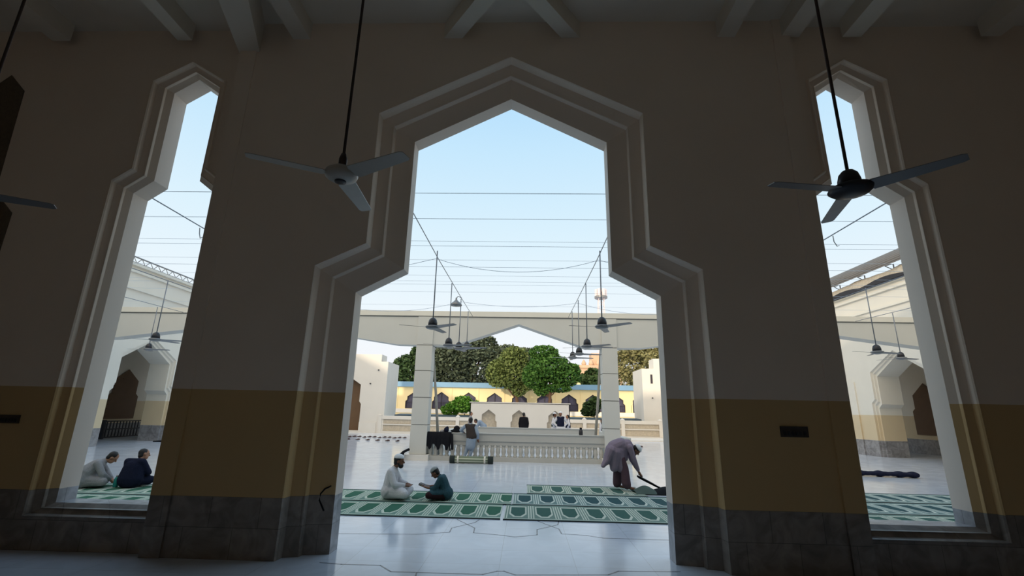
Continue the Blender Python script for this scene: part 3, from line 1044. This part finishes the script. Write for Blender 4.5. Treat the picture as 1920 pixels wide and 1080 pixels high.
# dark folded bundle seen in the right window
a, b = at(1612, 892, 'Z', 0), at(1713, 896, 'Z', 0)
mb = MB()
for i in range(9):
    f = i / 8
    p = a.lerp(b, f)
    mb.ell((p.x, p.y, .09), (.16, .2, .07 + .03 * (i % 3 == 0) + .03 * (i == 8)))
tag(mb.build('tarpaulin_bundle', M_NAVY, post=remesh(.03, 3)), 'long dark navy bundle lying on the marble floor in the right window', 'bundle')
p0, p1 = at(1560, 876, 'Z', 0), at(1612, 889, 'Z', .0)
tag(MB().tube([(p0.x, p0.y, .05), (p1.x, p1.y, .06)], .025, 6).build('pipe', M_FAND), 'thin dark pipe lying on the floor left of the navy bundle', 'pipe')
p0, p1 = at(1560, 884, 'Z', 0), at(1612, 894, 'Z', .0)
tag(MB().tube([(p0.x, p0.y, .04), (p1.x, p1.y, .04)], .02, 6).build('pipe', M_FANG), 'thin pale pipe lying on the floor nearer than the dark pipe', 'pipe')

# ------------------------------------------------------------------ things on the balustrade and the floor
t = thing('black_coat', 'black coat draped over the balustrade beside the left column', 'coat', (-2.9, 11.6, .6))
x0, x1 = at(800, 820, 'Y', 11.6).x, at(846, 820, 'Y', 11.6).x
g = []
for i in range(25):
    f = i / 24
    x = x0 + (x1 - x0) * f
    drop = .48 + .06 * math.sin(f * 17) + (.22 if f > .93 else 0) + (.10 if int(f * 9) % 3 == 1 else 0)
    row = []
    for (yy, zz) in ((12.0, .80), (11.95, .985), (11.75, 1.0), (11.62, .985), (11.60, .80)):
        row.append(V((x, yy + .012 * math.sin(i * 1.4), zz + .004)))
    row.append(V((x + .02 * math.sin(i), 11.595 + .015 * math.sin(i * 1.9), 1.0 - drop * .8)))
    row.append(V((x, 11.60 + .02 * math.sin(i * 1.9), 1.0 - drop)))
    g.append(row)
MB().sheet(g).build('drape', M_BLK, t, True)
MB().cap((x1 + .02, 11.58, .9), (x1 + .06, 11.58, .42), .05, .045).build('sleeve', M_BLK, t, True)


def lump(name, label, cat, px, py, Y, r, m, zc=None):
    c = at(px, py, 'Y', Y)
    mb = MB().ell(c, r).ell(c + V((r[0] * .3, 0, r[2] * .5)), (r[0] * .6, r[1] * .6, r[2] * .75))
    return tag(mb.build(name, m, post=remesh(.02, 3)), label, cat)


lump('bag', 'dark navy bag on the rail beside the black coat', 'bag', 837, 806, 11.85, (.10, .12, .11), M_NAVY)
lump('cloth_bundle', 'grey cloth bundle on the rail left of the navy bag', 'bundle', 829, 809, 11.85, (.09, .1, .06), M_KG)
lump('plastic_bag', 'light blue plastic bag on the rail next to the left column', 'bag', 807, 811, 11.85, (.12, .1, .035), M_LBLUE)
c = at(858, 806, 'Y', 12.2)
mb = MB().ell((c.x, 11.83, 1.04), (.22, .1, .06)).ell((c.x + .02, 11.83, 1.12), (.12, .09, .12))
tag(mb.build('bag', M_BLK, post=remesh(.02, 3)), 'black bag slumped on the rail left of the leaning man', 'bag')
c = at(1089, 810, 'Y', 11.8)
t = thing('flask', 'dark upright flask on the rail toward the right column', 'flask', (c.x, 11.8, .985))
MB().lathe((c.x, 11.8, .985), [(.07, 0), (.075, .03), (.07, .17), (.04, .21)], 14).build('body', M_FAND, t, True)
MB().lathe((c.x, 11.8, .985), [(.045, .2), (.045, .26), (.03, .27)], 12).build('cap', M_BLK, t, True)
pts = [at(768, 842, 'Y', 11.33), at(757, 847, 'Y', 11.30), at(753, 853, 'Y', 11.28), at(749, 859, 'Y', 11.25)]
mb = MB().tube(pts, [.05, .05, .09, .12], 8)
tag(mb.build('scarf', M_BLK, post=remesh(.02, 2)), 'black scarf trailing from the foot of the left column', 'scarf')

# rows of footwear on the marble
SG = 'footwear in rows on the far marble'
mb0 = MB().ell((0, 0, .035), (.15, .06, .03)).ell((.04, 0, .055), (.085, .055, .04))
sand = mb0.build('sandal', M_SANDAL, smooth=True)
first = True
srow = [(655 + i * 9.4, 819 + .25 * i + (1 if i % 3 == 0 else 0), 'farther') for i in range(12)] + [(652 + i * 18.6, 824.5 + .7 * i, 'nearer') for i in range(6)]
sord = ['first', 'second', 'third', 'fourth', 'fifth', 'sixth', 'seventh', 'eighth', 'ninth', 'tenth', 'eleventh', 'twelfth']
ci = {'farther': 0, 'nearer': 0}
for px, py, row in srow:
    p = at(px, py, 'Z', 0)
    o = sand if first else sand.copy()
    if not first:
        COL.objects.link(o)
    first = False
    o.location = (p.x, p.y, 0)
    o.rotation_euler = (0, 0, random.uniform(-.2, .9))
    tag(o, 'brown shoe on the marble, %s from the left in the %s row' % (sord[ci[row]], row), 'shoe', SG)
    ci[row] += 1
for px, py, w in ((1168, 837.5, 'left'), (1194, 838, 'middle'), (1201, 839, 'right')):
    p = at(px, py, 'Z', 0)
    o = sand.copy()
    COL.objects.link(o)
    o.location = (p.x, p.y, 0)
    o.rotation_euler = (0, 0, -.3)
    tag(o, 'brown shoe on the marble past the right column, %s one of three' % w, 'shoe', SG)

# ------------------------------------------------------------------ people
def person(base, yaw, label, P, vox=.011, scale=1.0, top=M_KW, trouser=M_KW, skin=M_SKIN, cap=None, hair=True, beard=False,
           vest=None, skirt=None, sleeves=True, near=True, hat_dark=False):
    """P holds the joints in the figure's own frame (x forward, y to its left, z up)"""
    rot = Matrix.Rotation(yaw, 3, 'Z')
    base = V(base)
    W = lambda p: base + rot @ (V(p) * scale)
    J = {k_: W(v) for k_, v in P.items() if isinstance(v, tuple)}
    side = rot @ V(P.get('side', [0, 1, 0]))
    sc = scale
    fd = (rot @ V(P.get('face', [1, 0, 0]))).normalized()
    upd = (J['head'] - J['neck']).normalized()
    hs = fd.cross(upd).normalized() * -1
    hu = hs.cross(fd).normalized()
    if hu.dot(upd) < 0:
        hu = -hu
    HR = Matrix((fd, hs, hu)).transposed()
    H = J['head']
    hp = lambda x, y, z: H + HR @ V((x * sc, y * sc, z * sc))
    b = MB()
    b.cap(J['pel'], J['chest'], .13 * sc, .12 * sc, side, 1.25)
    b.cap(J['chest'], J['neck'], .085 * sc, .055 * sc)
    b.cap(J['neck'], H - hu * .03 * sc, .052 * sc, .05 * sc)
    b.ell(H + hu * .02 * sc, (.098 * sc, .077 * sc, .105 * sc), HR)
    b.ell(hp(.035, 0, -.055), (.06 * sc, .055 * sc, .065 * sc), HR)
    b.cap(hp(.088, 0, .02), hp(.113, 0, -.022), .010 * sc, .016 * sc)
    b.cap(hp(.08, -.018, -.058), hp(.08, .018, -.058), .012 * sc, .012 * sc)
    b.cap(hp(.082, -.04, .03), hp(.082, .04, .03), .011 * sc, .011 * sc)
    for q in (-1, 1):
        b.ell(hp(-.005, q * .078, -.005), (.022 * sc, .012 * sc, .034 * sc), HR)
    for k_ in 'LR':
        b.cap(J['sh' + k_], J['el' + k_], .05 * sc, .04 * sc)
        b.cap(J['el' + k_], J['wr' + k_], .04 * sc, .028 * sc)
        d = J.get('hd' + k_)
        w = J['wr' + k_]
        d = ((d - w) if d is not None else (w - J['el' + k_])).normalized()
        x, y = frame(d)
        if near:
            pal = w + d * .045 * sc
            b.cap(w, w + d * .08 * sc, .024 * sc, .026 * sc, x, 1.5)
            for i, (o, ln) in enumerate(((-.03, .062), (-.01, .072), (.011, .066), (.03, .05))):
                r0 = w + d * .09 * sc + x * o * sc
                kn = r0 + d * ln * .5 * sc + y * .006 * sc
                b.cap(r0, kn, .0105 * sc, .0095 * sc, n=8)
                b.cap(kn, kn + (d * .8 + y * .6) * ln * .5 * sc, .0095 * sc, .008 * sc, n=8)
            b.cap(w + d * .03 * sc - x * .03 * sc, w + d * .075 * sc - x * .065 * sc, .013 * sc, .010 * sc, n=8)
        else:
            b.cap(w, w + d * .14 * sc, .03 * sc, .018 * sc, x, 1.3)
        b.cap(J['hp' + k_], J['kn' + k_], .082 * sc, .056 * sc)
        b.cap(J['kn' + k_], J['an' + k_], .056 * sc, .036 * sc)
        td = J['to' + k_]
        b.cap(J['an' + k_], td, .040 * sc, .028 * sc)
    body = b.build('person', skin, smooth=True, post=remesh(vox, 2, .4))
    tag(body, label, 'person')

    def part(mbx, nm, m, lab=None, v=vox * 1.4, it=5):
        o = mbx.build(nm, m, smooth=True, post=remesh(v, it))
        o.parent = body
        if lab:
            o['label'] = lab
        return o
    # shirt
    k = MB()
    k.cap(J['pel'], J['chest'], .155 * sc, .135 * sc, side, 1.3)
    k.cap(J['shL'], J['shR'], .075 * sc, .075 * sc)
    k.cap(J['chest'], J['neck'] - (J['neck'] - J['chest']) * .15, .10 * sc, .07 * sc)
    if sleeves:
        for k_ in 'LR':
            k.cap(J['sh' + k_], J['el' + k_], .075 * sc, .065 * sc)
            k.cap(J['el' + k_], J['el' + k_].lerp(J['wr' + k_], P.get('cuff', .85)), .065 * sc, .048 * sc)
    for a_, b_, r0, r1, w_ in P.get('cloth', []):
        k.cap(W(a_), W(b_), r0 * sc, r1 * sc, side, w_)
    part(k, 'kameez', top)
    tr_ = MB()
    tr_.cap(J['hpL'], J['hpR'], .11 * sc, .11 * sc)
    for k_ in 'LR':
        tr_.cap(J['hp' + k_], J['kn' + k_], .108 * sc, .085 * sc)
        tr_.cap(J['kn' + k_], J['kn' + k_].lerp(J['an' + k_], .9), .085 * sc, P.get('hemr', .06) * sc)
    for a_, b_, r0, r1, w_ in P.get('tcloth', []):
        tr_.cap(W(a_), W(b_), r0 * sc, r1 * sc, side, w_)
    part(tr_, 'trousers', trouser)
    if vest:
        v_ = MB()
        v_.cap(J['pel'].lerp(J['chest'], .1), J['chest'], .172 * sc, .150 * sc, side, 1.32)
        v_.cap(J['shL'].lerp(J['shR'], .06), J['shR'].lerp(J['shL'], .06), .086 * sc, .086 * sc)
        part(v_, 'waistcoat', vest)
    if hair:
        h = MB().ell(hp(-.022, 0, .035), (.098 * sc, .087 * sc, .098 * sc), HR)
        h.ell(hp(-.055, 0, -.02), (.055 * sc, .075 * sc, .08 * sc), HR)
        part(h, 'hair', M_HAIR, v=vox)
    if beard:
        h = MB().ell(hp(.05, 0, -.085), (.055 * sc, .055 * sc, .06 * sc), HR)
        h.cap(hp(.0, -.072, -.04), hp(.05, -.04, -.10), .02 * sc, .025 * sc).cap(hp(.0, .072, -.04), hp(.05, .04, -.10), .02 * sc, .025 * sc)
        part(h, 'beard', M_HAIR, v=vox)
    if cap:
        h = MB().ell(hp(-.012, 0, .055), (.112 * sc, .100 * sc, .095 * sc), HR, z0=.05)
        part(h, 'cap', cap, v=vox * .9, it=2)
    if near:
        for q in (-1, 1):
            e = MB().ell(hp(.085, q * .032, .008), (.012 * sc,) * 3, HR, 8, 6).build('eye', M_EYE, smooth=True)
            e.parent = body
    return body


SIT = dict(pel=(-.17, 0, .13), chest=(-.13, 0, .47), neck=(-.09, 0, .60), head=(-.01, 0, .725), face=[1, 0, -.08],
           shL=(-.13, .18, .53), shR=(-.13, -.18, .53), elL=(-.02, .27, .30), elR=(-.02, -.27, .30),
           wrL=(.17, .12, .27), wrR=(.17, -.12, .27), hdL=(.26, .05, .25), hdR=(.26, -.05, .25),
           hpL=(-.15, .10, .12), hpR=(-.15, -.10, .12), knL=(.20, .30, .13), knR=(.20, -.30, .13),
           anL=(.18, -.02, .065), anR=(.15, .06, .065), toL=(.16, -.16, .05), toR=(.12, .18, .05),
           cloth=[((-.17, 0, .14), (-.12, 0, .10), .17, .12, 1.5), ((-.05, .14, .16), (.16, .25, .15), .10, .09, 1.2), ((-.05, -.14, .16), (.16, -.25, .15), .10, .09, 1.2), ((-.1, 0, .16), (.1, 0, .14), .1, .08, 1.6)],
           tcloth=[((.1, -.2, .09), (.1, .2, .09), .075, .075, 1.0)])
RZ = .014
person((-2.33, 3.98, RZ), .05, 'bearded person in white kameez and white cap seated cross legged on the rug', SIT, .0095, 1.0, M_KW, M_KW, M_SKIN, M_CAPW, True, True)
BOY = dict(SIT, pel=(-.16, 0, .12), chest=(-.05, 0, .43), neck=(.03, 0, .53), head=(.14, 0, .60), face=[.8, 0, -.6],
           shL=(-.04, .16, .49), shR=(-.04, -.16, .49), elL=(.08, .22, .27), elR=(.08, -.22, .27), wrL=(.29, .12, .27), wrR=(.29, -.12, .27), hdL=(.40, .08, .30), hdR=(.40, -.08, .30), cuff=.45)
person((-1.46, 4.03, RZ), PI - .05, 'person in dark teal kameez and grey cap hunched over an open book', BOY, .0095, .84, M_KT, M_KB, M_SKIN, M_CAPG, True, False)
# the book he reads
rt = Matrix.Rotation(PI - .05, 3, 'Z')
bc = V((-1.46, 4.03, RZ)) + rt @ V((.335, 0, .252))
t = thing('book', 'dark covered book held in both hands by the hunched reader', 'book', bc)
ax, ay = rt @ V((.10, 0, .035)), rt @ V((0, .085, 0))
nz = ay.cross(ax).normalized() * .005
if nz.z < 0:
    nz = -nz
for q in (-1, 1):
    MB().obox(bc + nz * 2.4 * q, ax, ay, nz).build('cover', M_BOOK, t)
MB().obox(bc - ax * .03, ax * .93, ay * .93, nz * 1.35).build('pages', M_PAGE, t, label='paper edge of the book')

BEND = dict(pel=(-.17, 0, .97), chest=(.14, 0, 1.04), neck=(.26, 0, 1.0), head=(.35, -.02, .92), face=[.55, -.1, -.85],
            shL=(.17, .19, .99), shR=(.17, -.19, .99), elL=(.27, .20, .70), elR=(.26, -.16, .70), wrL=(.40, .10, .44), wrR=(.38, -.08, .42), hdL=(.46, .06, .34), hdR=(.44, -.05, .32),
            hpL=(-.14, .10, .92), hpR=(-.12, -.10, .92), knL=(-.09, .12, .50), knR=(.05, -.10, .50), anL=(-.12, .13, .09), anR=(.08, -.11, .09), toL=(.05, .16, .045), toR=(.25, -.13, .045),
            cloth=[((-.18, 0, .98), (-.02, 0, 1.05), .16, .15, 1.4), ((-.25, 0, .92), (-.38, 0, .64), .14, .085, 2.0), ((-.36, 0, .68), (-.46, 0, .54), .085, .05, 2.4),
                   ((-.16, 0, .88), (-.20, 0, .50), .16, .10, 1.7), ((-.06, 0, .92), (-.04, 0, .50), .14, .11, 1.6), ((.05, 0, 1.0), (.08, 0, .72), .12, .07, 1.6)],
            hemr=.10, tcloth=[((-.1, .11, .55), (-.11, .12, .16), .09, .11, 1.0), ((.03, -.1, .55), (.06, -.11, .16), .09, .11, 1.0)], cuff=.8)
person((2.66, 5.80, RZ), .0, 'person in mauve kameez and white cap bending down to drag a rug', BEND, .010, 1.0, M_KM, M_KP, M_SKIN, M_CAPW, True, True)

LEAN = dict(pel=(.0, -.02, .92), chest=(.03, .05, 1.30), neck=(.04, .08, 1.46), head=(.07, .07, 1.59), face=[1, .3, -.05],
            shL=(.03, .25, 1.38), shR=(.02, -.13, 1.38), elL=(.10, .46, 1.20), elR=(-.04, -.25, 1.10), wrL=(.22, .36, 1.12), wrR=(.06, -.27, .86),
            hpL=(0, .09, .90), hpR=(0, -.10, .90), knL=(.05, .16, .48), knR=(.03, -.04, .48), anL=(.0, .30, .08), anR=(-.02, .08, .08), toL=(.12, .34, .04), toR=(.12, .10, .04),
            cloth=[((0, 0, .95), (0, .02, .58), .15, .15, 1.3)], hemr=.05)
person((-1.66, 11.42, 0), PI / 2, 'person in dark waistcoat and blue grey kameez leaning on the balustrade rail', LEAN, .013, .90, M_KBL, M_KBL, M_SKIN, None, True, False, M_VEST, near=True)


def stand(px, py, Y, label, top, tr2, vest=None, cap=None, h=1.75, yaw=-PI / 2, arms='down', skin=M_SKIN, beard=False):
    c = at(px, py, 'Y', Y)
    sc = h / 1.75
    P = dict(pel=(0, 0, .95), chest=(.01, 0, 1.33), neck=(.01, 0, 1.49), head=(.03, 0, 1.62), face=[1, 0, 0],
             shL=(0, .19, 1.42), shR=(0, -.19, 1.42), elL=(-.01, .25, 1.13), elR=(-.01, -.25, 1.13), wrL=(.06, .24, .88), wrR=(.06, -.24, .88),
             hpL=(0, .09, .92), hpR=(0, -.09, .92), knL=(.03, .10, .5), knR=(.0, -.10, .5), anL=(.0, .11, .08), anR=(-.02, -.11, .08), toL=(.14, .12, .04), toR=(.12, -.12, .04),
             cloth=[((0, 0, .95), (0, 0, .55), .17, .20, 1.35)])
    if arms == 'hip':
        P.update(elL=(-.05, .36, 1.15), elR=(-.05, -.36, 1.15), wrL=(.05, .19, .98), wrR=(.05, -.19, .98))
    if arms == 'bent':
        P.update(chest=(.25, 0, 1.18), neck=(.38, 0, 1.22), head=(.48, 0, 1.24), shL=(.27, .19, 1.2), shR=(.27, -.19, 1.2), elL=(.38, .2, .95), elR=(.38, -.2, .95), wrL=(.5, .15, .75), wrR=(.5, -.15, .75), face=[.8, 0, -.6])
    return person((c.x, Y, 0), yaw, label, P, .020, sc, top, tr2, skin, cap, True, beard, vest, near=False)


stand(982, 790, 21.5, 'person all in black standing before the middle niche of the white wall', M_BLK, M_BLK, None, None, 1.74, PI * .5)
stand(1039, 790, 21.5, 'person in dark green waistcoat and white cap before the right niche', M_KW, M_KW, M_DGREEN, M_CAPW, 1.76, -.2, 'hip')
stand(1051, 790, 21.0, 'person in navy waistcoat over white standing tallest in the group of three', M_KW, M_KW, M_NAVY, M_CAPW, 1.82, -PI / 2, 'hip')
stand(1065, 790, 22.0, 'person in white and navy at the right of the group of three', M_KW, M_KW, M_NAVY, None, 1.66, PI, 'hip', M_SKIN2)
stand(882, 785, 23.0, 'person in pale clothes at the left end of the white wall', M_KG, M_KW, None, None, 1.72, 0, 'down', M_SKIN2)
stand(908, 790, 20.5, 'person in blue grey bending forward before the left niche', M_KBL, M_KBL, None, None, 1.72, PI, 'bent')
stand(1129, 790, 20.5, 'person in white and dark half hidden by the right leaning pole', M_KW, M_KW, M_BLK, None, 1.5, 2.4, 'down')

SITB = dict(SIT, pel=(-.17, 0, .13), chest=(.02, 0, .45), neck=(.13, 0, .54), head=(.24, 0, .60), face=[.75, 0, -.66],
            shL=(.03, .19, .50), shR=(.03, -.19, .50), elL=(.16, .27, .28), elR=(.16, -.27, .28), wrL=(.30, .1, .14), wrR=(.30, -.1, .14), hdL=(.36, .06, .07), hdR=(.36, -.06, .07))
c1 = at(188, 915, 'Z', 0)
person((c1.x - .21, c1.y + .02, RZ), .6, 'person in grey kameez bowed forward on the rug in the left window', dict(SITB, cloth=SIT['cloth'] + [((-.2, 0, .16), (-.14, 0, .30), .20, .17, 1.35), ((-.12, 0, .32), (.0, 0, .44), .17, .14, 1.4)]), .011, 1.0, M_KG, M_KG, M_SKIN2, None, True, False)
c2 = at(246, 914, 'Z', 0)
person((c2.x + .02, c2.y + .08, RZ), 1.5, 'person in dark navy coat seated upright on the rug in the left window', dict(SIT, knL=(.14, .22, .13), knR=(.14, -.22, .13), cloth=[((-.17, 0, .16), (-.12, 0, .42), .19, .165, 1.45), ((-.1, .1, .14), (.1, .18, .14), .10, .09, 1.2), ((-.1, -.1, .14), (.1, -.18, .14), .10, .09, 1.2)], chest=(-.10, 0, .44), neck=(-.02, 0, .56), head=(.05, -.01, .67), face=[.8, -.6, -.1]), .011, 1.0, M_NAVY, M_NAVY, M_SKIN2, None, True, False)
c3 = at(219, 914, 'Z', 0)
t = thing('water_bottle', 'turquoise bottle on the rug between the two people in the left window', 'bottle', (c3.x, c3.y - .05, RZ))
MB().lathe((c3.x, c3.y - .05, RZ), [(.045, 0), (.05, .02), (.05, .16), (.03, .2), (.02, .22)], 14).build('bottle_body', M_TEAL, t, True)
MB().lathe((c3.x, c3.y - .05, RZ), [(.022, .215), (.022, .245)], 12).build('cap', M_FANW, t, True)

# ------------------------------------------------------------------ trees
def tree(label, blobs, n, size, m, trunk, seed, group='trees beyond the courtyard', name='tree', tr=.25):
    rnd = random.Random(seed)
    base = V((trunk[0], trunk[1], 0))
    t = thing(name, label, 'tree' if name == 'tree' else 'shrub', base, group)
    mb = MB()
    wts = [r[0] * r[2] for c, r in blobs]
    for i in range(n):
        c, r = rnd.choices(blobs, wts)[0]
        d = V((rnd.gauss(0, 1), rnd.gauss(0, 1), rnd.gauss(0, 1))).normalized()
        q = rnd.uniform(.55, 1.05) ** .6
        p = V(c) + V((d.x * r[0], d.y * r[1], d.z * r[2])) * q
        a = V((rnd.gauss(0, 1), rnd.gauss(0, 1), rnd.gauss(0, .6))).normalized()
        b_ = a.cross(V((rnd.gauss(0, 1), rnd.gauss(0, 1), rnd.gauss(0, 1)))).normalized()
        s_ = size * rnd.uniform(.6, 1.3)
        mb.add([p - a * s_, p + b_ * s_ * .55, p + a * s_, p - b_ * s_ * .55], [(0, 1, 2, 3)])
    mb.build('foliage', m, t)
    tb = MB()
    top = V(blobs[0][0])
    tb.tube([base, base.lerp(top, .5) + V((tr, 0, 0)), top], [tr, tr * .75, tr * .3], 8)
    for c, r in blobs[1:]:
        st = base.lerp(top, .55)
        tb.tube([st, st.lerp(V(c), .5) + V((0, 0, -.2)), V(c)], [tr * .5, tr * .35, tr * .12], 6)
    tb.build('trunk', M_BARK, t, True)
    return t


def blobs(Y, lst, ry=1.0):
    out = []
    for px, py, rx, rz in lst:
        c = at(px, py, 'Y', Y)
        k_ = (at(px + 1, py, 'Y', Y) - c).length
        out.append(((c.x, Y, c.z), (rx * k_, max(rx, rz) * k_ * ry, rz * k_)))
    return out


tree('large dark spreading tree behind the portal left of centre', blobs(62, [(880, 685, 70, 50), (905, 650, 28, 26), (835, 690, 55, 45), (950, 685, 45, 38), (860, 665, 40, 25), (985, 672, 24, 20)]), 20000, .27, L_DARK, (-7.2, 62), 3, tr=.5)
tree('dark tree rising behind the left column', blobs(60, [(768, 695, 34, 30), (790, 668, 20, 24), (745, 700, 18, 14), (800, 700, 25, 22)]), 7000, .26, L_DK2, (-16, 60), 4, tr=.4)
tree('olive tree before the yellow building left of the green one', blobs(42, [(960, 695, 34, 34), (935, 700, 24, 26), (965, 668, 26, 18), (972, 728, 14, 16), (990, 715, 16, 18)]), 9000, .165, L_OLIVE, (-.4, 42), 5, tr=.22)
tree('bright green leafy tree with tiered branches in front of the yellow building', blobs(38, [(1030, 690, 42, 26), (1020, 662, 28, 14), (1058, 705, 32, 20), (1005, 705, 26, 24), (1045, 728, 26, 8), (1070, 692, 18, 10), (1015, 730, 14, 12)]), 11000, .16, L_BRIGHT, (2.25, 38), 6, tr=.2)
tree('dry ochre leafed tree behind the right column', blobs(58, [(1200, 685, 45, 40), (1180, 660, 30, 22), (1225, 665, 28, 26), (1170, 710, 22, 22), (1215, 700, 26, 24)]), 6500, .25, L_DRY, (16.0, 58), 8, tr=.35)
tree('small green tree before the pinkish building', blobs(66, [(1112, 708, 18, 17), (1100, 712, 14, 12)]), 900, .4, L_DK2, (10.5, 66), 9)
tree('bright green shrub spreading behind the boundary wall left of the white wall', blobs(33.5, [(865, 762, 28, 12), (845, 768, 18, 11), (890, 762, 18, 10), (868, 750, 16, 8)], .8), 2600, .13, L_SHRUB, (-4.2, 33.5), 10, 'shrubs behind the boundary wall', 'shrub', .06)
tree('dark rounded shrub behind the boundary wall left of the right column', blobs(34, [(1108, 766, 16, 14), (1116, 756, 12, 12), (1098, 772, 9, 8)], .9), 2200, .13, L_DK2, (6.4, 34), 11, 'shrubs behind the boundary wall', 'shrub', .06)

# ------------------------------------------------------------------ light
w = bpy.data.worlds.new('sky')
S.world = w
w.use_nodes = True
nt = w.node_tree
bg = nt.nodes['Background']
tc = nt.nodes.new('ShaderNodeTexCoord')
sep = nt.nodes.new('ShaderNodeSeparateXYZ')
cr = nt.nodes.new('ShaderNodeValToRGB')
nt.links.new(tc.outputs['Generated'], sep.inputs[0])
nt.links.new(sep.outputs[2], cr.inputs[0])
nt.links.new(cr.outputs[0], bg.inputs[0])
el = cr.color_ramp.elements
el[0].position = 0.0
el[0].color = (*lin((248, 242, 244)), 1)
el[1].position = 1.0
el[1].color = (*lin((190, 216, 246)), 1)
for ps, c in ((.10, (246, 249, 253)), (.20, (238, 248, 254)), (.36, (220, 242, 254)), (.52, (198, 232, 254)), (.62, (180, 222, 253))):
    e = el.new(ps)
    e.color = (*lin(c), 1)
# the low sun stands behind the hall: that side of the sky glows bright and warm
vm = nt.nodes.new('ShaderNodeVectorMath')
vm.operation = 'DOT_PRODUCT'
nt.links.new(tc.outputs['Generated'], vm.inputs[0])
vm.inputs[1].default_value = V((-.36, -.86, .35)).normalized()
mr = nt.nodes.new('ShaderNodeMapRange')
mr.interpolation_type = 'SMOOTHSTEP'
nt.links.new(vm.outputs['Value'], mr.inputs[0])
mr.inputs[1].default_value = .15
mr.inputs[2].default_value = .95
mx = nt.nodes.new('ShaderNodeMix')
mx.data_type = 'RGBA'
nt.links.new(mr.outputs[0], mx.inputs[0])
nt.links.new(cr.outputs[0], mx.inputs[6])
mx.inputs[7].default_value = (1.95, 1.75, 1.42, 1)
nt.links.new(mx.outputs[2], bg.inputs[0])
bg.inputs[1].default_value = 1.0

sd = bpy.data.lights.new('sun', 'SUN')
sd.energy = 2.2
sd.angle = math.radians(1.5)
sd.color = (1, .86, .64)
so = bpy.data.objects.new('sun', sd)
COL.objects.link(so)
d = V((.38, .92, -math.tan(math.radians(10.5)))).normalized()
so.rotation_euler = d.to_track_quat('-Z', 'Y').to_euler()

S.view_settings.view_transform = 'Standard'
S.view_settings.look = 'None'
S.view_settings.exposure = 0
S.view_settings.gamma = 1
S.view_settings.use_curve_mapping = False
S.cycles.use_denoising = True
S.cycles.max_bounces = 10
S.cycles.diffuse_bounces = 6
S.cycles.glossy_bounces = 4
S.cycles.sample_clamp_indirect = 6
